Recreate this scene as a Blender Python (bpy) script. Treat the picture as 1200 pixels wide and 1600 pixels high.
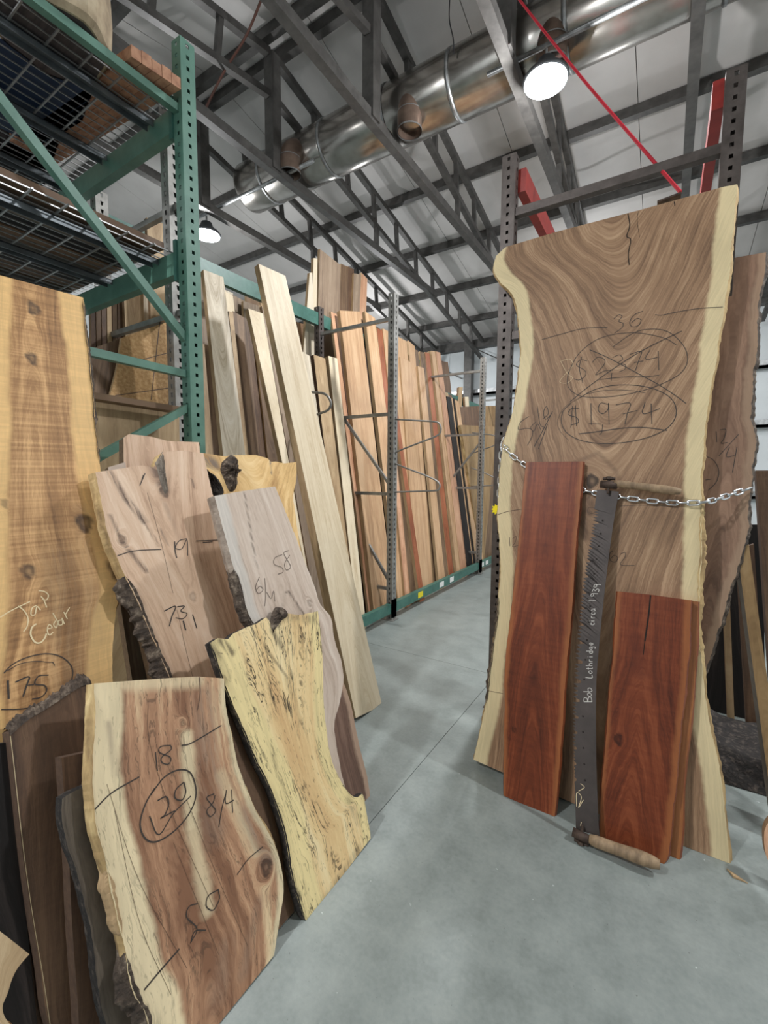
import bpy, math, random
import numpy as np
from mathutils import Vector, Matrix
for o in list(bpy.data.objects): bpy.data.objects.remove(o)
SC = bpy.context.scene; COL = SC.collection
# ------------------------------------------------------------------ camera
F = 690.0; PIT, ROL, YAW = (math.radians(a) for a in (4.89, .357, 32.4)); EYE = np.array([0, 0, 1.5])
_fw = np.array([-math.sin(YAW)*math.cos(PIT), math.cos(YAW)*math.cos(PIT), -math.sin(PIT)])
_r = np.array([math.cos(YAW), math.sin(YAW), 0]); _u = np.cross(_r, _fw)
CR = _r*math.cos(ROL)+_u*math.sin(ROL); CU = np.cross(CR, _fw); CF = _fw
cam = bpy.data.cameras.new('camera'); camo = bpy.data.objects.new('camera', cam); COL.objects.link(camo)
cam.sensor_fit = 'AUTO'; cam.sensor_width = 36; cam.lens = F*36/1600; cam.clip_start = .02
M = Matrix.Identity(4)
for i in range(3): M[i][0], M[i][1], M[i][2], M[i][3] = CR[i], CU[i], -CF[i], EYE[i]
camo.matrix_world = M; SC.camera = camo
# ------------------------------------------------------------------ light and exposure
W = bpy.data.worlds.new('world'); SC.world = W; W.use_nodes = True
W.node_tree.nodes['Background'].inputs[0].default_value = (.5, .55, .6, 1); W.node_tree.nodes['Background'].inputs[1].default_value = .3
SC.view_settings.view_transform = 'Standard'; SC.view_settings.look = 'None'; SC.view_settings.gamma = 1
SC.view_settings.use_curve_mapping = False; SC.view_settings.exposure = -0.08
SC.cycles.max_bounces = 8; SC.cycles.diffuse_bounces = 5; SC.cycles.use_denoising = True
SC.cycles.sample_clamp_indirect = 4
# high bay lamps: two in view, a pair read off shadows, the rest unseen fill added
LAMPS_AND_FILL = [(-1.02, 4.1, 4.8, 360), (-5.54, 4.1, 4.79, 300), (-2.1, -1.7, 4.5, 450), (-5.4, -1.2, 4.5, 90), (2.6, 2.5, 4.75, 420),
         (3.2, 6.4, 4.7, 200), (-1.2, 8.6, 4.4, 180), (-5.6, 8.4, 4.4, 260)]
def lin(r, g, b):
    f = lambda c: (c/255/12.92 if c/255 <= .04045 else ((c/255+.055)/1.055)**2.4)
    return (f(r), f(g), f(b), 1)
def lamp_or_fill(x, y, z, power):          # most light goes down from the lens, an added point light brightens the ceiling
    for kind, e, dz in (('AREA', .28, -.016), ('POINT', .34, -.2)):
        l = bpy.data.lights.new('lamp_or_fill', kind); l.energy = power*e; l.color = (.98, .985, 1.0)
        if kind == 'AREA': l.shape = 'DISK'; l.size = .22
        else: l.shadow_soft_size = .06
        o = bpy.data.objects.new('lamp_or_fill', l); o.location = (x, y, z+dz); COL.objects.link(o)
for L in LAMPS_AND_FILL: lamp_or_fill(*L)
# ------------------------------------------------------------------ rays
def ray(x, y): return CF+CR*(x-600)/F-CU*(y-800)/F
def hit(x, y, p0, n):
    d = ray(x, y); n = np.asarray(n, float); return EYE+d*(((np.asarray(p0, float)-EYE)@n)/(d@n))
def PX(Xb, k=0): return (np.array([Xb, 0, 0.]), np.array([1., 0, k]))       # plane facing +X leaning back
def PY(Yb, k=0): return (np.array([0, Yb, 0.]), np.array([0, -1., k]))      # plane facing the camera side, leaning back
def atX(x, y, X): return hit(x, y, *PX(X))
def atY(x, y, Y): return hit(x, y, *PY(Y))
def atZ(x, y, Z): return hit(x, y, (0, 0, Z), (0, 0, 1))
# ------------------------------------------------------------------ node helpers
class NT:
    def __init__(s, name):
        s.m = bpy.data.materials.new(name); s.m.use_nodes = True; s.t = s.m.node_tree; s.n = s.t.nodes; s.n.clear()
        s.out = s.n.new('ShaderNodeOutputMaterial'); s.b = s.n.new('ShaderNodeBsdfPrincipled'); s.l(s.b.outputs[0], s.out.inputs[0])
    def l(s, a, b): s.t.links.new(a, b)
    def put(s, sock, v):
        if isinstance(v, bpy.types.NodeSocket): s.l(v, sock)
        else: sock.default_value = v
    def math(s, op, a, b=0, clamp=False):
        n = s.n.new('ShaderNodeMath'); n.operation = op; n.use_clamp = clamp; s.put(n.inputs[0], a); s.put(n.inputs[1], b); return n.outputs[0]
    def comb(s, x, y, z):
        n = s.n.new('ShaderNodeCombineXYZ'); s.put(n.inputs[0], x); s.put(n.inputs[1], y); s.put(n.inputs[2], z); return n.outputs[0]
    def noise(s, v, scale=1, detail=3, rough=.55, dist=0):
        n = s.n.new('ShaderNodeTexNoise'); s.put(n.inputs['Vector'], v); n.inputs['Scale'].default_value = scale
        n.inputs['Detail'].default_value = detail; n.inputs['Roughness'].default_value = rough; n.inputs['Distortion'].default_value = dist; return n.outputs[0]
    def mix(s, f, a, b, mode='MIX'):
        n = s.n.new('ShaderNodeMix'); n.data_type = 'RGBA'; n.blend_type = mode; s.put(n.inputs[0], f); s.put(n.inputs[6], a); s.put(n.inputs[7], b); return n.outputs[2]
    def ramp(s, f, stops):
        n = s.n.new('ShaderNodeValToRGB'); s.put(n.inputs[0], f); e = n.color_ramp.elements
        while len(e) < len(stops): e.new(.5)
        for el, (p, c) in zip(e, stops): el.position = p; el.color = c
        return n.outputs[0]
    def sstep(s, v, a, b):
        n = s.n.new('ShaderNodeMapRange'); n.interpolation_type = 'SMOOTHSTEP'; s.put(n.inputs[0], v); s.put(n.inputs[1], a); s.put(n.inputs[2], b); return n.outputs[0]
    def bump(s, h, strength=.2, dist=.002):
        n = s.n.new('ShaderNodeBump'); n.inputs['Strength'].default_value = strength; n.inputs['Distance'].default_value = dist; s.l(h, n.inputs['Height']); s.l(n.outputs[0], s.b.inputs['Normal'])
def wood(name, dark, mid, light, sap=None, knot=(60, 42, 30), stain=(90, 80, 70), rough=.55, band=38, fine=.35, pore=.2, curl=0, saw=0, spalt=0, mottle=.25, contrast=1.0, spec=.35, along=.9):
    t = NT(name); g = t.n.new('ShaderNodeAttribute'); g.attribute_name = 'gr'; k = t.n.new('ShaderNodeAttribute'); k.attribute_name = 'mk'
    def sep(a):
        n = t.n.new('ShaderNodeSeparateXYZ'); t.l(a.outputs['Vector'], n.inputs[0]); return n.outputs
    ph, al, xx = sep(g); sa, kn, st = sep(k)
    oi = t.n.new('ShaderNodeObjectInfo'); r = oi.outputs['Random']
    r1 = t.math('MULTIPLY', r, 57.0)
    n1 = t.noise(t.comb(t.math('ADD', t.math('MULTIPLY', ph, band), r1), t.math('MULTIPLY', al, along), t.math('MULTIPLY', xx, 1.5)), 1, 4, .6)
    n2 = t.noise(t.comb(t.math('ADD', t.math('MULTIPLY', ph, band*5), r1), t.math('MULTIPLY', al, 4), r1), 1, 3, .6)
    n3 = t.noise(t.comb(t.math('MULTIPLY', ph, 750), t.math('MULTIPLY', al, 26), r1), 1, 2, .6)
    n4 = t.noise(t.comb(t.math('MULTIPLY', xx, 6), t.math('MULTIPLY', al, 2.2), r1), 1, 3, .5)
    f = t.math('ADD', t.math('MULTIPLY', t.math('SUBTRACT', n1, .5), 1.5*contrast), .5)
    f = t.math('ADD', f, t.math('MULTIPLY', t.math('SUBTRACT', n2, .5), fine*2.2))
    f = t.math('ADD', f, t.math('MULTIPLY', t.math('SUBTRACT', n3, .5), pore*2))
    f = t.math('ADD', f, t.math('MULTIPLY', t.math('SUBTRACT', n4, .5), mottle*2))
    if curl:
        nc = t.noise(t.comb(t.math('MULTIPLY', xx, 9), t.math('MULTIPLY', al, 70), r1), 1, 2, .5)
        f = t.math('ADD', f, t.math('MULTIPLY', t.math('SUBTRACT', nc, .5), curl))
    if saw:
        ns = t.noise(t.comb(t.math('MULTIPLY', xx, 1.5), t.math('MULTIPLY', al, 105), r1), 1, 1, .5)
        f = t.math('ADD', f, t.math('MULTIPLY', t.math('SUBTRACT', ns, .5), saw))
    col = t.ramp(f, [(.12, lin(*dark)), (.5, lin(*mid)), (.88, lin(*light))])
    if sap:
        sc = t.ramp(t.math('ADD', t.math('MULTIPLY', n2, .6), t.math('MULTIPLY', n4, .5)), [(.25, lin(*[c*.86 for c in sap])), (.6, lin(*sap)), (.9, lin(*[min(255, c*1.06) for c in sap]))])
        if saw: sc = t.mix(t.math('MULTIPLY', t.sstep(ns, .35, .62), .28*min(1, saw)), sc, lin(*[c*.7 for c in sap]))
        col = t.mix(sa, col, sc)
    col = t.mix(t.math('MULTIPLY', t.math('MULTIPLY', st, t.sstep(n2, .3, .62)), .9), col, lin(*stain))
    if spalt:
        v = t.comb(t.math('MULTIPLY', ph, 46), t.math('MULTIPLY', al, 3.2), r1)
        a = t.math('ABSOLUTE', t.math('SUBTRACT', t.noise(v, 1, 5, .62, .6), .5))
        ln = t.math('SUBTRACT', 1.0, t.sstep(a, .004, .022)); ms = t.sstep(t.noise(t.comb(t.math('MULTIPLY', xx, 7), t.math('MULTIPLY', al, 3), 3.1), 1, 2, .5), .4, .56)
        sp = t.sstep(t.noise(t.comb(t.math('MULTIPLY', ph, 190), t.math('MULTIPLY', al, 30), 9.0), 1, 2, .6), .6, .7)
        col = t.mix(t.math('MULTIPLY', t.math('MAXIMUM', t.math('MULTIPLY', ln, ms), t.math('MULTIPLY', sp, .6)), spalt), col, lin(50, 40, 32))
    col = t.mix(kn, col, t.mix(n2, lin(*knot), lin(*[c*.55 for c in knot])))
    hv = t.n.new('ShaderNodeHueSaturation'); t.put(hv.inputs['Value'], t.math('ADD', .92, t.math('MULTIPLY', r, .16))); t.l(col, hv.inputs['Color'])
    t.l(hv.outputs[0], t.b.inputs['Base Color']); t.b.inputs['Roughness'].default_value = rough; t.b.inputs['Specular IOR Level'].default_value = spec
    t.bump(t.math('ADD', t.math('MULTIPLY', n3, .5), n2), .25, .0012); return t.m
def plain(name, c1, c2=None, rough=.5, metal=0, scale=8, bump=0, c3=None, spec=.5, stretch=(1, 1, 1), detail=5):
    t = NT(name); tc = t.n.new('ShaderNodeTexCoord'); mp = t.n.new('ShaderNodeMapping'); mp.inputs['Scale'].default_value = stretch
    t.l(tc.outputs['Object'], mp.inputs[0]); n = t.noise(mp.outputs[0], scale, detail, .6)
    st = [(.3, lin(*c1)), (.7, lin(*(c2 or c1)))]
    if c3: st = [(.25, lin(*c1)), (.52, lin(*c2)), (.75, lin(*c3))]
    t.l(t.ramp(n, st), t.b.inputs['Base Color']); t.b.inputs['Roughness'].default_value = rough; t.b.inputs['Metallic'].default_value = metal
    t.b.inputs['Specular IOR Level'].default_value = spec
    if bump: t.bump(n, bump, .01)
    return t.m
def emit(name, c, s):
    t = NT(name); t.b.inputs['Base Color'].default_value = (.9, .9, .9, 1); t.b.inputs['Emission Color'].default_value = lin(*c); t.b.inputs['Emission Strength'].default_value = s; return t.m
# ------------------------------------------------------------------ materials
MT = dict(
 parota=wood('parota_wood', (108, 82, 62), (150, 118, 90), (186, 154, 122), sap=(222, 203, 160), knot=(52, 38, 28), stain=(80, 58, 44), band=34, fine=.42, contrast=1.0),
 parota2=wood('brown_slab_wood', (90, 67, 53), (122, 94, 76), (149, 119, 98), sap=(150, 124, 102), band=34, mottle=.3),
 red=wood('red_finished_wood', (72, 33, 20), (111, 54, 31), (142, 78, 48), sap=(146, 88, 52), knot=(50, 22, 15), stain=(70, 26, 18), rough=.42, curl=.25, band=24, spec=.25, contrast=.7),
 redtan=wood('tan_finished_wood', (118, 70, 38), (150, 94, 54), (170, 112, 66), sap=(176, 122, 74), rough=.38),
 cedar=wood('cedar_wood', (112, 80, 50), (158, 118, 76), (204, 162, 112), sap=(222, 182, 122), knot=(58, 42, 34), saw=.6, band=22, contrast=1.2, fine=.3),
 maple=wood('pink_maple_wood', (152, 118, 92), (206, 174, 146), (228, 203, 178), sap=(224, 202, 176), knot=(86, 64, 52), stain=(74, 52, 42), band=22, fine=.25, pore=.15),
 greymaple=wood('grey_maple_wood', (158, 138, 122), (196, 178, 162), (216, 202, 188), sap=(204, 196, 186), knot=(110, 84, 66), stain=(80, 66, 56), band=26, fine=.25),
 burl=wood('yellow_burl_wood', (164, 126, 76), (208, 172, 114), (226, 198, 146), sap=(218, 190, 130), knot=(60, 48, 40), stain=(96, 88, 84), band=18, along=3.5, mottle=.35),
 spalted=wood('spalted_wood', (202, 164, 116), (224, 196, 144), (233, 214, 168), sap=(228, 209, 154), knot=(60, 48, 40), stain=(70, 58, 46), band=20, spalt=.95, fine=.25),
 s20=wood('streaked_heart_wood', (130, 92, 68), (182, 140, 108), (222, 196, 156), sap=(224, 206, 168), knot=(66, 44, 34), stain=(132, 116, 102), band=13, spalt=.5, fine=.4, contrast=1.6, along=.5),
 walnut=wood('walnut_wood', (78, 58, 48), (108, 84, 72), (134, 108, 94), sap=(164, 138, 118), band=30),
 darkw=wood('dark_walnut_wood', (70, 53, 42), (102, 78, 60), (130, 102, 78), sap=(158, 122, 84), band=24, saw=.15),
 weather=wood('weathered_wood', (70, 62, 54), (104, 94, 82), (140, 128, 112), sap=(130, 118, 100), band=30),
 white=wood('pale_oak_wood', (186, 164, 130), (216, 200, 170), (232, 219, 194), sap=(230, 218, 192), band=30, fine=.22, contrast=.6),
 white2=wood('white_oak_wood', (176, 160, 134), (214, 202, 180), (230, 222, 206), sap=(226, 216, 196), band=44, fine=.4, contrast=1.0),
 blonde=wood('blonde_wood', (168, 128, 94), (199, 162, 124), (216, 184, 148), sap=(222, 194, 158), band=30, fine=.3, contrast=.8),
 pinkb=wood('pink_tan_wood', (160, 112, 84), (198, 152, 120), (216, 178, 146), sap=(220, 186, 150), band=32),
 brownb=wood('brown_board_wood', (82, 63, 47), (116, 92, 70), (144, 118, 92), sap=(160, 130, 100), band=34),
 redb=wood('reddish_board_wood', (116, 62, 40), (150, 88, 58), (172, 108, 76), band=30),
 tan=wood('tan_board_wood', (146, 119, 87), (178, 151, 115), (200, 175, 139), sap=(206, 182, 140), band=30),
 black=wood('black_wood_and_shade', (16, 13, 12), (30, 25, 23), (54, 46, 42), sap=(60, 50, 44), band=30, rough=.7),  # black boards, and the pieces whose black stands in for shade
 purple=wood('purplish_board_wood', (118, 100, 84), (146, 126, 106), (168, 149, 128), band=30),
 olive=wood('olive_slab_wood', (112, 86, 54), (146, 118, 80), (168, 142, 104), sap=(150, 124, 90), band=24),
 ply=wood('plywood_face', (128, 106, 78), (164, 140, 106), (186, 164, 130), band=14, along=1.5, contrast=.9),
 greyedge=plain('grey_live_edge', (120, 106, 94), (168, 154, 140), rough=.8, scale=24, bump=.5), weather2=plain('grey_dead_wood', (74, 66, 58), (112, 102, 92), rough=.85, scale=60, stretch=(1, 1, .25), c3=(150, 138, 122)), end=plain('end_grain', (120, 92, 66), (150, 118, 86), rough=.7, scale=60),
 enddark=plain('dark_end_grain', (66, 48, 36), (92, 70, 54), rough=.75, scale=60),
 endpale=plain('pale_sawn_edge', (152, 124, 90), (184, 156, 118), rough=.7, scale=40, stretch=(1, 1, .15)),
 endred=plain('red_sawn_edge', (96, 44, 26), (140, 74, 42), rough=.5, scale=40, stretch=(1, 1, .15)),
 bark=plain('bark', (34, 28, 24), (72, 60, 50), rough=.9, scale=38, bump=1.0, c3=(138, 124, 108)),
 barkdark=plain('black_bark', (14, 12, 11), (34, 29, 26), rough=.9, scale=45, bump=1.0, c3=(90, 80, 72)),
 barksap=plain('peeled_live_edge', (110, 86, 56), (176, 148, 102), rough=.8, scale=24, bump=.6, c3=(214, 190, 140), stretch=(1, 1, .3)),
 steel=plain('grey_primed_steel', (66, 64, 62), (92, 90, 87), rough=.5, metal=.25, scale=9, stretch=(1, 1, 1)),
 galv=plain('galvanised_steel', (128, 130, 130), (180, 182, 182), rough=.38, metal=.75, scale=16),
 duct=plain('shiny_duct_metal', (150, 145, 138), (188, 184, 178), rough=.22, metal=.95, scale=5),
 ductend=plain('brown_duct_elbow', (104, 86, 76), (140, 120, 106), rough=.4, metal=.6, scale=7),
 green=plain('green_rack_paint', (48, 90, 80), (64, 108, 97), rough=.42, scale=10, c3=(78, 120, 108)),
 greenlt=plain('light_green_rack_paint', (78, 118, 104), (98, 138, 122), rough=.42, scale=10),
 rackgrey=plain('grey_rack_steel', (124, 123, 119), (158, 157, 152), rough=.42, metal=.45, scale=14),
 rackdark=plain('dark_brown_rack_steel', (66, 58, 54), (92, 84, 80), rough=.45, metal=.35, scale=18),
 redsteel=plain('red_beam_paint', (134, 30, 24), (158, 44, 34), rough=.45, scale=14),
 wire=plain('zinc_wire', (150, 150, 150), (178, 178, 178), rough=.35, metal=.7),
 channel=plain('grey_deck_channel', (92, 98, 102), (128, 134, 138), rough=.4, metal=.6),
 tag=plain('white_tag', (226, 226, 222)), ytag=plain('yellow_tag', (222, 206, 40)), flower=plain('bright_yellow_card', (252, 228, 0), (255, 236, 10), rough=.6),
 red_strap=plain('red_strap', (178, 24, 44), (196, 34, 54), rough=.6), copper=plain('brown_cable', (92, 58, 48)), cable=plain('grey_cable', (60, 60, 62)),
 chain=plain('bright_chain', (196, 198, 200), (222, 224, 226), rough=.2, metal=1.0), blade=plain('old_saw_steel', (52, 46, 44), (72, 64, 61), rough=.5, metal=.3, scale=7, c3=(84, 75, 72)),
 handle=plain('grey_worn_handle', (96, 78, 60), (140, 118, 92), rough=.7, scale=6, stretch=(6, 6, 1), c3=(166, 142, 112)), rust=plain('rusty_iron', (52, 42, 38), (92, 76, 66), rough=.7, metal=.4, scale=40),
 ink=plain('black_marker', (54, 45, 39), rough=.6), pencil=plain('grey_pencil', (112, 98, 88), rough=.6), brownink=plain('thin_brown_marker', (84, 62, 48), rough=.6), chalk=plain('pale_chalk', (226, 208, 168), rough=.9), whitechalk=plain('white_chalk', (214, 210, 204), rough=.9),
 crack=plain('open_crack', (30, 22, 17), rough=.9), blue=plain('dark_blue_plastic', (14, 36, 66), (22, 48, 82), rough=.5), greyp=plain('grey_plastic', (150, 158, 166), rough=.5), pinkb2=plain('rough_reddish_plank', (130, 84, 66), (178, 132, 104), rough=.8, scale=22, c3=(196, 152, 122)),
 panel=plain('white_ceiling_facing', (186, 183, 180), (200, 197, 194), rough=.6, scale=1.5), wallm=plain('white_wall_facing', (206, 212, 214), (222, 228, 230), rough=.55, scale=1.2),
 osb=plain('strand_board', (150, 112, 70), (186, 148, 100), rough=.8, scale=55, c3=(208, 176, 130), detail=3), carton=plain('brown_cardboard', (150, 112, 78), (168, 130, 94), rough=.8), lamp=emit('lamp_lens', (240, 250, 255), 22), housing=plain('lamp_housing', (70, 72, 74), rough=.5, metal=.4))
def floor_mat():
    t = NT('grey_concrete'); tc = t.n.new('ShaderNodeTexCoord'); P = tc.outputs['Object']
    a = t.noise(P, .9, 5, .6); b = t.noise(P, 7, 6, .65); c = t.noise(P, 60, 3, .6)
    f = t.math('ADD', t.math('MULTIPLY', a, .34), t.math('ADD', t.math('MULTIPLY', b, .46), t.math('MULTIPLY', c, .2)))
    col = t.ramp(f, [(.3, lin(104, 112, 109)), (.5, lin(129, 137, 134)), (.7, lin(148, 155, 151))])
    sp = t.sstep(t.noise(P, 95, 2, .5), .72, .76); col = t.mix(t.math('MULTIPLY', sp, .6), col, lin(80, 82, 82))
    wp = t.sstep(t.noise(P, 42, 2, .5), .75, .78); col = t.mix(t.math('MULTIPLY', wp, .6), col, lin(196, 202, 202))
    t.l(col, t.b.inputs['Base Color']); t.l(t.math('ADD', .3, t.math('MULTIPLY', b, .35)), t.b.inputs['Roughness']); t.bump(t.math('ADD', b, c), .12, .003); return t.m
MT['floor'] = floor_mat()
# ------------------------------------------------------------------ object helpers
def tag(o, label=None, cat=None, group=None, kind=None):
    if label: o['label'] = label
    if cat: o['category'] = cat
    if group: o['group'] = group
    if kind: o['kind'] = kind
    return o
def link(name, me, parent=None, mats=(), loc=None):
    o = bpy.data.objects.new(name, me); COL.objects.link(o)
    if me is not None:
        for m in mats: me.materials.append(MT[m] if isinstance(m, str) else m)
    if parent is not None: o.parent = parent
    if loc is not None: o.location = loc
    return o
def empty(name, loc=(0, 0, 0)): return link(name, None, None, (), loc)
class MB:
    def __init__(s): s.v = []; s.f = []
    def add(s, v, f):
        n = len(s.v); s.v += [tuple(map(float, p)) for p in v]; s.f += [tuple(i+n for i in q) for q in f]; return s
    def box(s, x0, x1, y0, y1, z0, z1):
        return s.add([(x0, y0, z0), (x1, y0, z0), (x1, y1, z0), (x0, y1, z0), (x0, y0, z1), (x1, y0, z1), (x1, y1, z1), (x0, y1, z1)],
                     [(0, 3, 2, 1), (4, 5, 6, 7), (0, 1, 5, 4), (1, 2, 6, 5), (2, 3, 7, 6), (3, 0, 4, 7)])
    def bar(s, p, q, w, h=None, up=(0, 0, 1)):
        p = np.array(p, float); q = np.array(q, float); h = h or w; d = (q-p)/np.linalg.norm(q-p); up = np.array(up, float)
        if abs(d@up) > .98: up = np.array([0, 1., 0])
        a = np.cross(d, up); a /= np.linalg.norm(a); b = np.cross(a, d); a = a*w/2; b = b*h/2
        return s.add([p-a-b, p+a-b, p+a+b, p-a+b, q-a-b, q+a-b, q+a+b, q-a+b], [(0, 1, 2, 3), (7, 6, 5, 4), (0, 4, 5, 1), (1, 5, 6, 2), (2, 6, 7, 3), (3, 7, 4, 0)])
    def tube(s, pts, r, n=8, closed=False, caps=True):
        pts = [np.array(p, float) for p in pts]; N = len(pts); rs = r if hasattr(r, '__len__') else [r]*N; base = len(s.v); prev = None
        for i, p in enumerate(pts):
            d = (pts[(i+1) % N]-pts[i-1]) if closed else pts[min(i+1, N-1)]-pts[max(i-1, 0)]
            d = d/(np.linalg.norm(d)+1e-9)
            if prev is None: prev = np.array([0, 0, 1.]) if abs(d[2]) < .9 else np.array([1., 0, 0])
            a = prev-d*(prev@d); a /= np.linalg.norm(a); b = np.cross(d, a); prev = a
            for j in range(n): t = 2*math.pi*j/n; s.v.append(tuple(p+rs[i]*(a*math.cos(t)+b*math.sin(t))))
        for i in range(N if closed else N-1):
            for j in range(n):
                k = (i+1) % N; s.f.append((base+i*n+j, base+i*n+(j+1) % n, base+k*n+(j+1) % n, base+k*n+j))
        if caps and not closed: s.f.append(tuple(base+j for j in range(n))[::-1]); s.f.append(tuple(base+(N-1)*n+j for j in range(n)))
        return s
    def mesh(s, name, smooth=False):
        me = bpy.data.meshes.new(name); me.from_pydata(s.v, [], s.f); me.update()
        if smooth: me.polygons.foreach_set('use_smooth', [True]*len(me.polygons))
        return me
    def obj(s, name, mat, parent=None, smooth=False): return link(name, s.mesh(name, smooth), parent, [mat])
def crom(pts, n, closed=False):
    p = np.array(pts, float)
    if len(p) < 3: return np.array([p[0]+(p[-1]-p[0])*t for t in np.linspace(0, 1, n)])
    q = np.vstack([2*p[0]-p[1], p, 2*p[-1]-p[-2]]); out = []
    for t in np.linspace(0, len(p)-1, n):
        i = min(int(t), len(p)-2); f = t-i; a, b, c, d = q[i:i+4]
        out.append(.5*((2*b)+(-a+c)*f+(2*a-5*b+4*c-d)*f*f+(-a+3*b-3*c+d)*f**3))
    return np.array(out)
def resample(P, t):
    d = np.r_[0, np.cumsum(np.linalg.norm(np.diff(P, axis=0), axis=1))]; d /= max(d[-1], 1e-9)
    return np.stack([np.interp(t, d, P[:, i]) for i in range(P.shape[1])], 1)
class Frame:                     # a leaning board's own axes: x across, y into the board, z up the board
    def __init__(s, pl, anchor_x=None):
        s.p0, n = pl; s.n = n/np.linalg.norm(n); s.e1 = np.cross([0, 0, 1.], s.n); s.e1 /= np.linalg.norm(s.e1); s.e2 = np.cross(s.n, s.e1)
        s.O = s.p0-s.e2*(s.p0[2]/s.e2[2])
    def loc(s, x, y):
        d = hit(x, y, s.p0, s.n)-s.O; return np.array([d@s.e1, d@s.e2])
    def world(s, a, y, b): return s.O+a*s.e1-y*s.n+b*s.e2
    def mat(s):
        m = Matrix.Identity(4)
        for i in range(3): m[i][0], m[i][1], m[i][2], m[i][3] = s.e1[i], -s.n[i], s.e2[i], s.O[i]
        return m
def fnoise(rng, t, octs=((3, 1), (7, .6), (17, .35), (41, .25), (90, .15))):
    o = np.zeros_like(t)
    for f, a in octs:
        ph = rng.uniform(0, 6.28, 2); o += a*np.sin(t*f*rng.uniform(.8, 1.2)*3+ph[0])*np.sin(t*f*1.7+ph[1])
    return o
SEED = [0]
def slab(name, label, cat, pl, L, R, T=None, B=None, th=.05, mat='white', side='end', res=.012, live=(0, 0), sap=(0, 0), knots=(), cath=None, pith=.5, stains=(), creams=(), group=None, bulge=(0, 0), parent=None, curve=True):
    """a board or live-edge slab from its four edges (seen in the photo, carried to the leaning plane pl)"""
    SEED[0] += 1; rng = np.random.default_rng(SEED[0]*7+3); fr = Frame(pl)
    l = np.array([fr.loc(*p) for p in L]); r = np.array([fr.loc(*p) for p in R])
    if B is None: l = np.vstack([l, [l[-1][0]+(.02 if curve else (l[-1][0]-l[0][0])/(l[0][1]-l[-1][1])*l[-1][1]), .002]]); r = np.vstack([r, [r[-1][0]+(-.02 if curve else (r[-1][0]-r[0][0])/(r[0][1]-r[-1][1])*r[-1][1]), .002]])
    t = np.array([fr.loc(*p) for p in T]) if T else np.array([l[0], r[0]]); b = np.array([fr.loc(*p) for p in B]) if B else np.array([l[-1], r[-1]])
    t[0], t[-1], b[0], b[-1] = l[0], r[0], l[-1], r[-1]
    # local origin at the middle of the foot
    ox = (b[0][0]+b[-1][0])/2; fr.O = fr.O+fr.e1*ox
    for a in (l, r, t, b): a[:, 0] -= ox
    H = max(np.linalg.norm(np.diff(l, axis=0), axis=1).sum(), .05); Wd = max(np.abs(r[:, 0]-l[:, 0]).max() if len(l) == len(r) else np.linalg.norm(t[-1]-t[0]), np.linalg.norm(b[-1]-b[0]), .02)
    N = int(max(4, min(420, H/res))); Mx = int(max(3, min(170, Wd/res)))
    v = np.linspace(0, 1, N+1); u = np.linspace(0, 1, Mx+1)
    sm = (lambda P: crom(P, max(60, 12*len(P)))) if curve else (lambda P: P)
    lf, rf = resample(sm(l), v), resample(sm(r), v); tf, bf = resample(t, u), resample(b, u)
    for a, am, sg in ((lf, live[0], 1), (rf, live[1], -1)):
        if am: a[:, 0] += sg*am*fnoise(rng, v*H)*np.minimum(1, np.minimum(v, 1-v)*12)
    U, V = np.meshgrid(u, v); g = lambda a: a[None, :, :]; h = lambda a: a[:, None, :]
    S = (1-V)[..., None]*g(tf)+V[..., None]*g(bf)+(1-U)[..., None]*h(lf)+U[..., None]*h(rf)-((1-U)*(1-V))[..., None]*lf[0]-(U*(1-V))[..., None]*rf[0]-((1-U)*V)[..., None]*lf[-1]-(U*V)[..., None]*rf[-1]
    S[..., 1] = np.maximum(S[..., 1], .001)
    x, z = S[..., 0], S[..., 1]; w = np.linalg.norm(rf-lf, axis=1)[:, None]*np.ones_like(U)
    # grain phase follows the outline, with cathedrals and knots
    wref = w.mean(); X = (U-pith)*wref*.6+(U-pith)*w*.4+.006*fnoise(rng, V*H*.7+U*2)
    if cath is None: cath = [(rng.uniform(.1, .8), rng.uniform(-.12, .12), rng.uniform(.02, .05))]
    ph = X.copy()
    for (z1, sl, e) in cath:
        q = V-z1; gz = sl*.5*(q+np.sqrt(q*q+.01))*H if sl > 0 else -sl*.5*(-q+np.sqrt(q*q+.01))*H
        ph = np.sqrt(ph*ph+e*e)-gz
    kn = np.zeros_like(x)
    for (kx, ky, kr, kd) in knots:
        c = fr.loc(kx, ky); dx, dz = x-c[0], (z-c[1])*.75; d = np.sqrt(dx*dx+dz*dz); e = np.exp(-(d/(kr*1.35))**2)
        ph = ph*(1-.85*e)+(d*.9)*e+.35*kr*np.exp(-(d/(kr*3))**2); kn = np.maximum(kn, kd*np.clip((kr*(1+.12*np.sin(3*np.arctan2(dz, dx)+kx))-d)/(kr*.18), 0, 1)*(1-.55*np.exp(-(d/(kr*.4))**2)))
    sp = np.zeros_like(x); wob = .004*fnoise(rng, V*H)
    for s_, dd in ((sap[0], U*w), (sap[1], (1-U)*w)):
        if s_: sp = np.maximum(sp, np.clip((s_+wob-dd)/.014+.5, 0, 1))
    stn = np.zeros_like(x)
    for (x0, y0, x1, y1, wd, am) in stains:
        p, q = fr.loc(x0, y0), fr.loc(x1, y1); d = q-p; tt = np.clip(((x-p[0])*d[0]+(z-p[1])*d[1])/(d@d+1e-9), 0, 1)
        dist = np.hypot(x-p[0]-tt*d[0], z-p[1]-tt*d[1]); stn = np.maximum(stn, am*np.clip(1.4-dist/wd, 0, 1))
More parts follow.
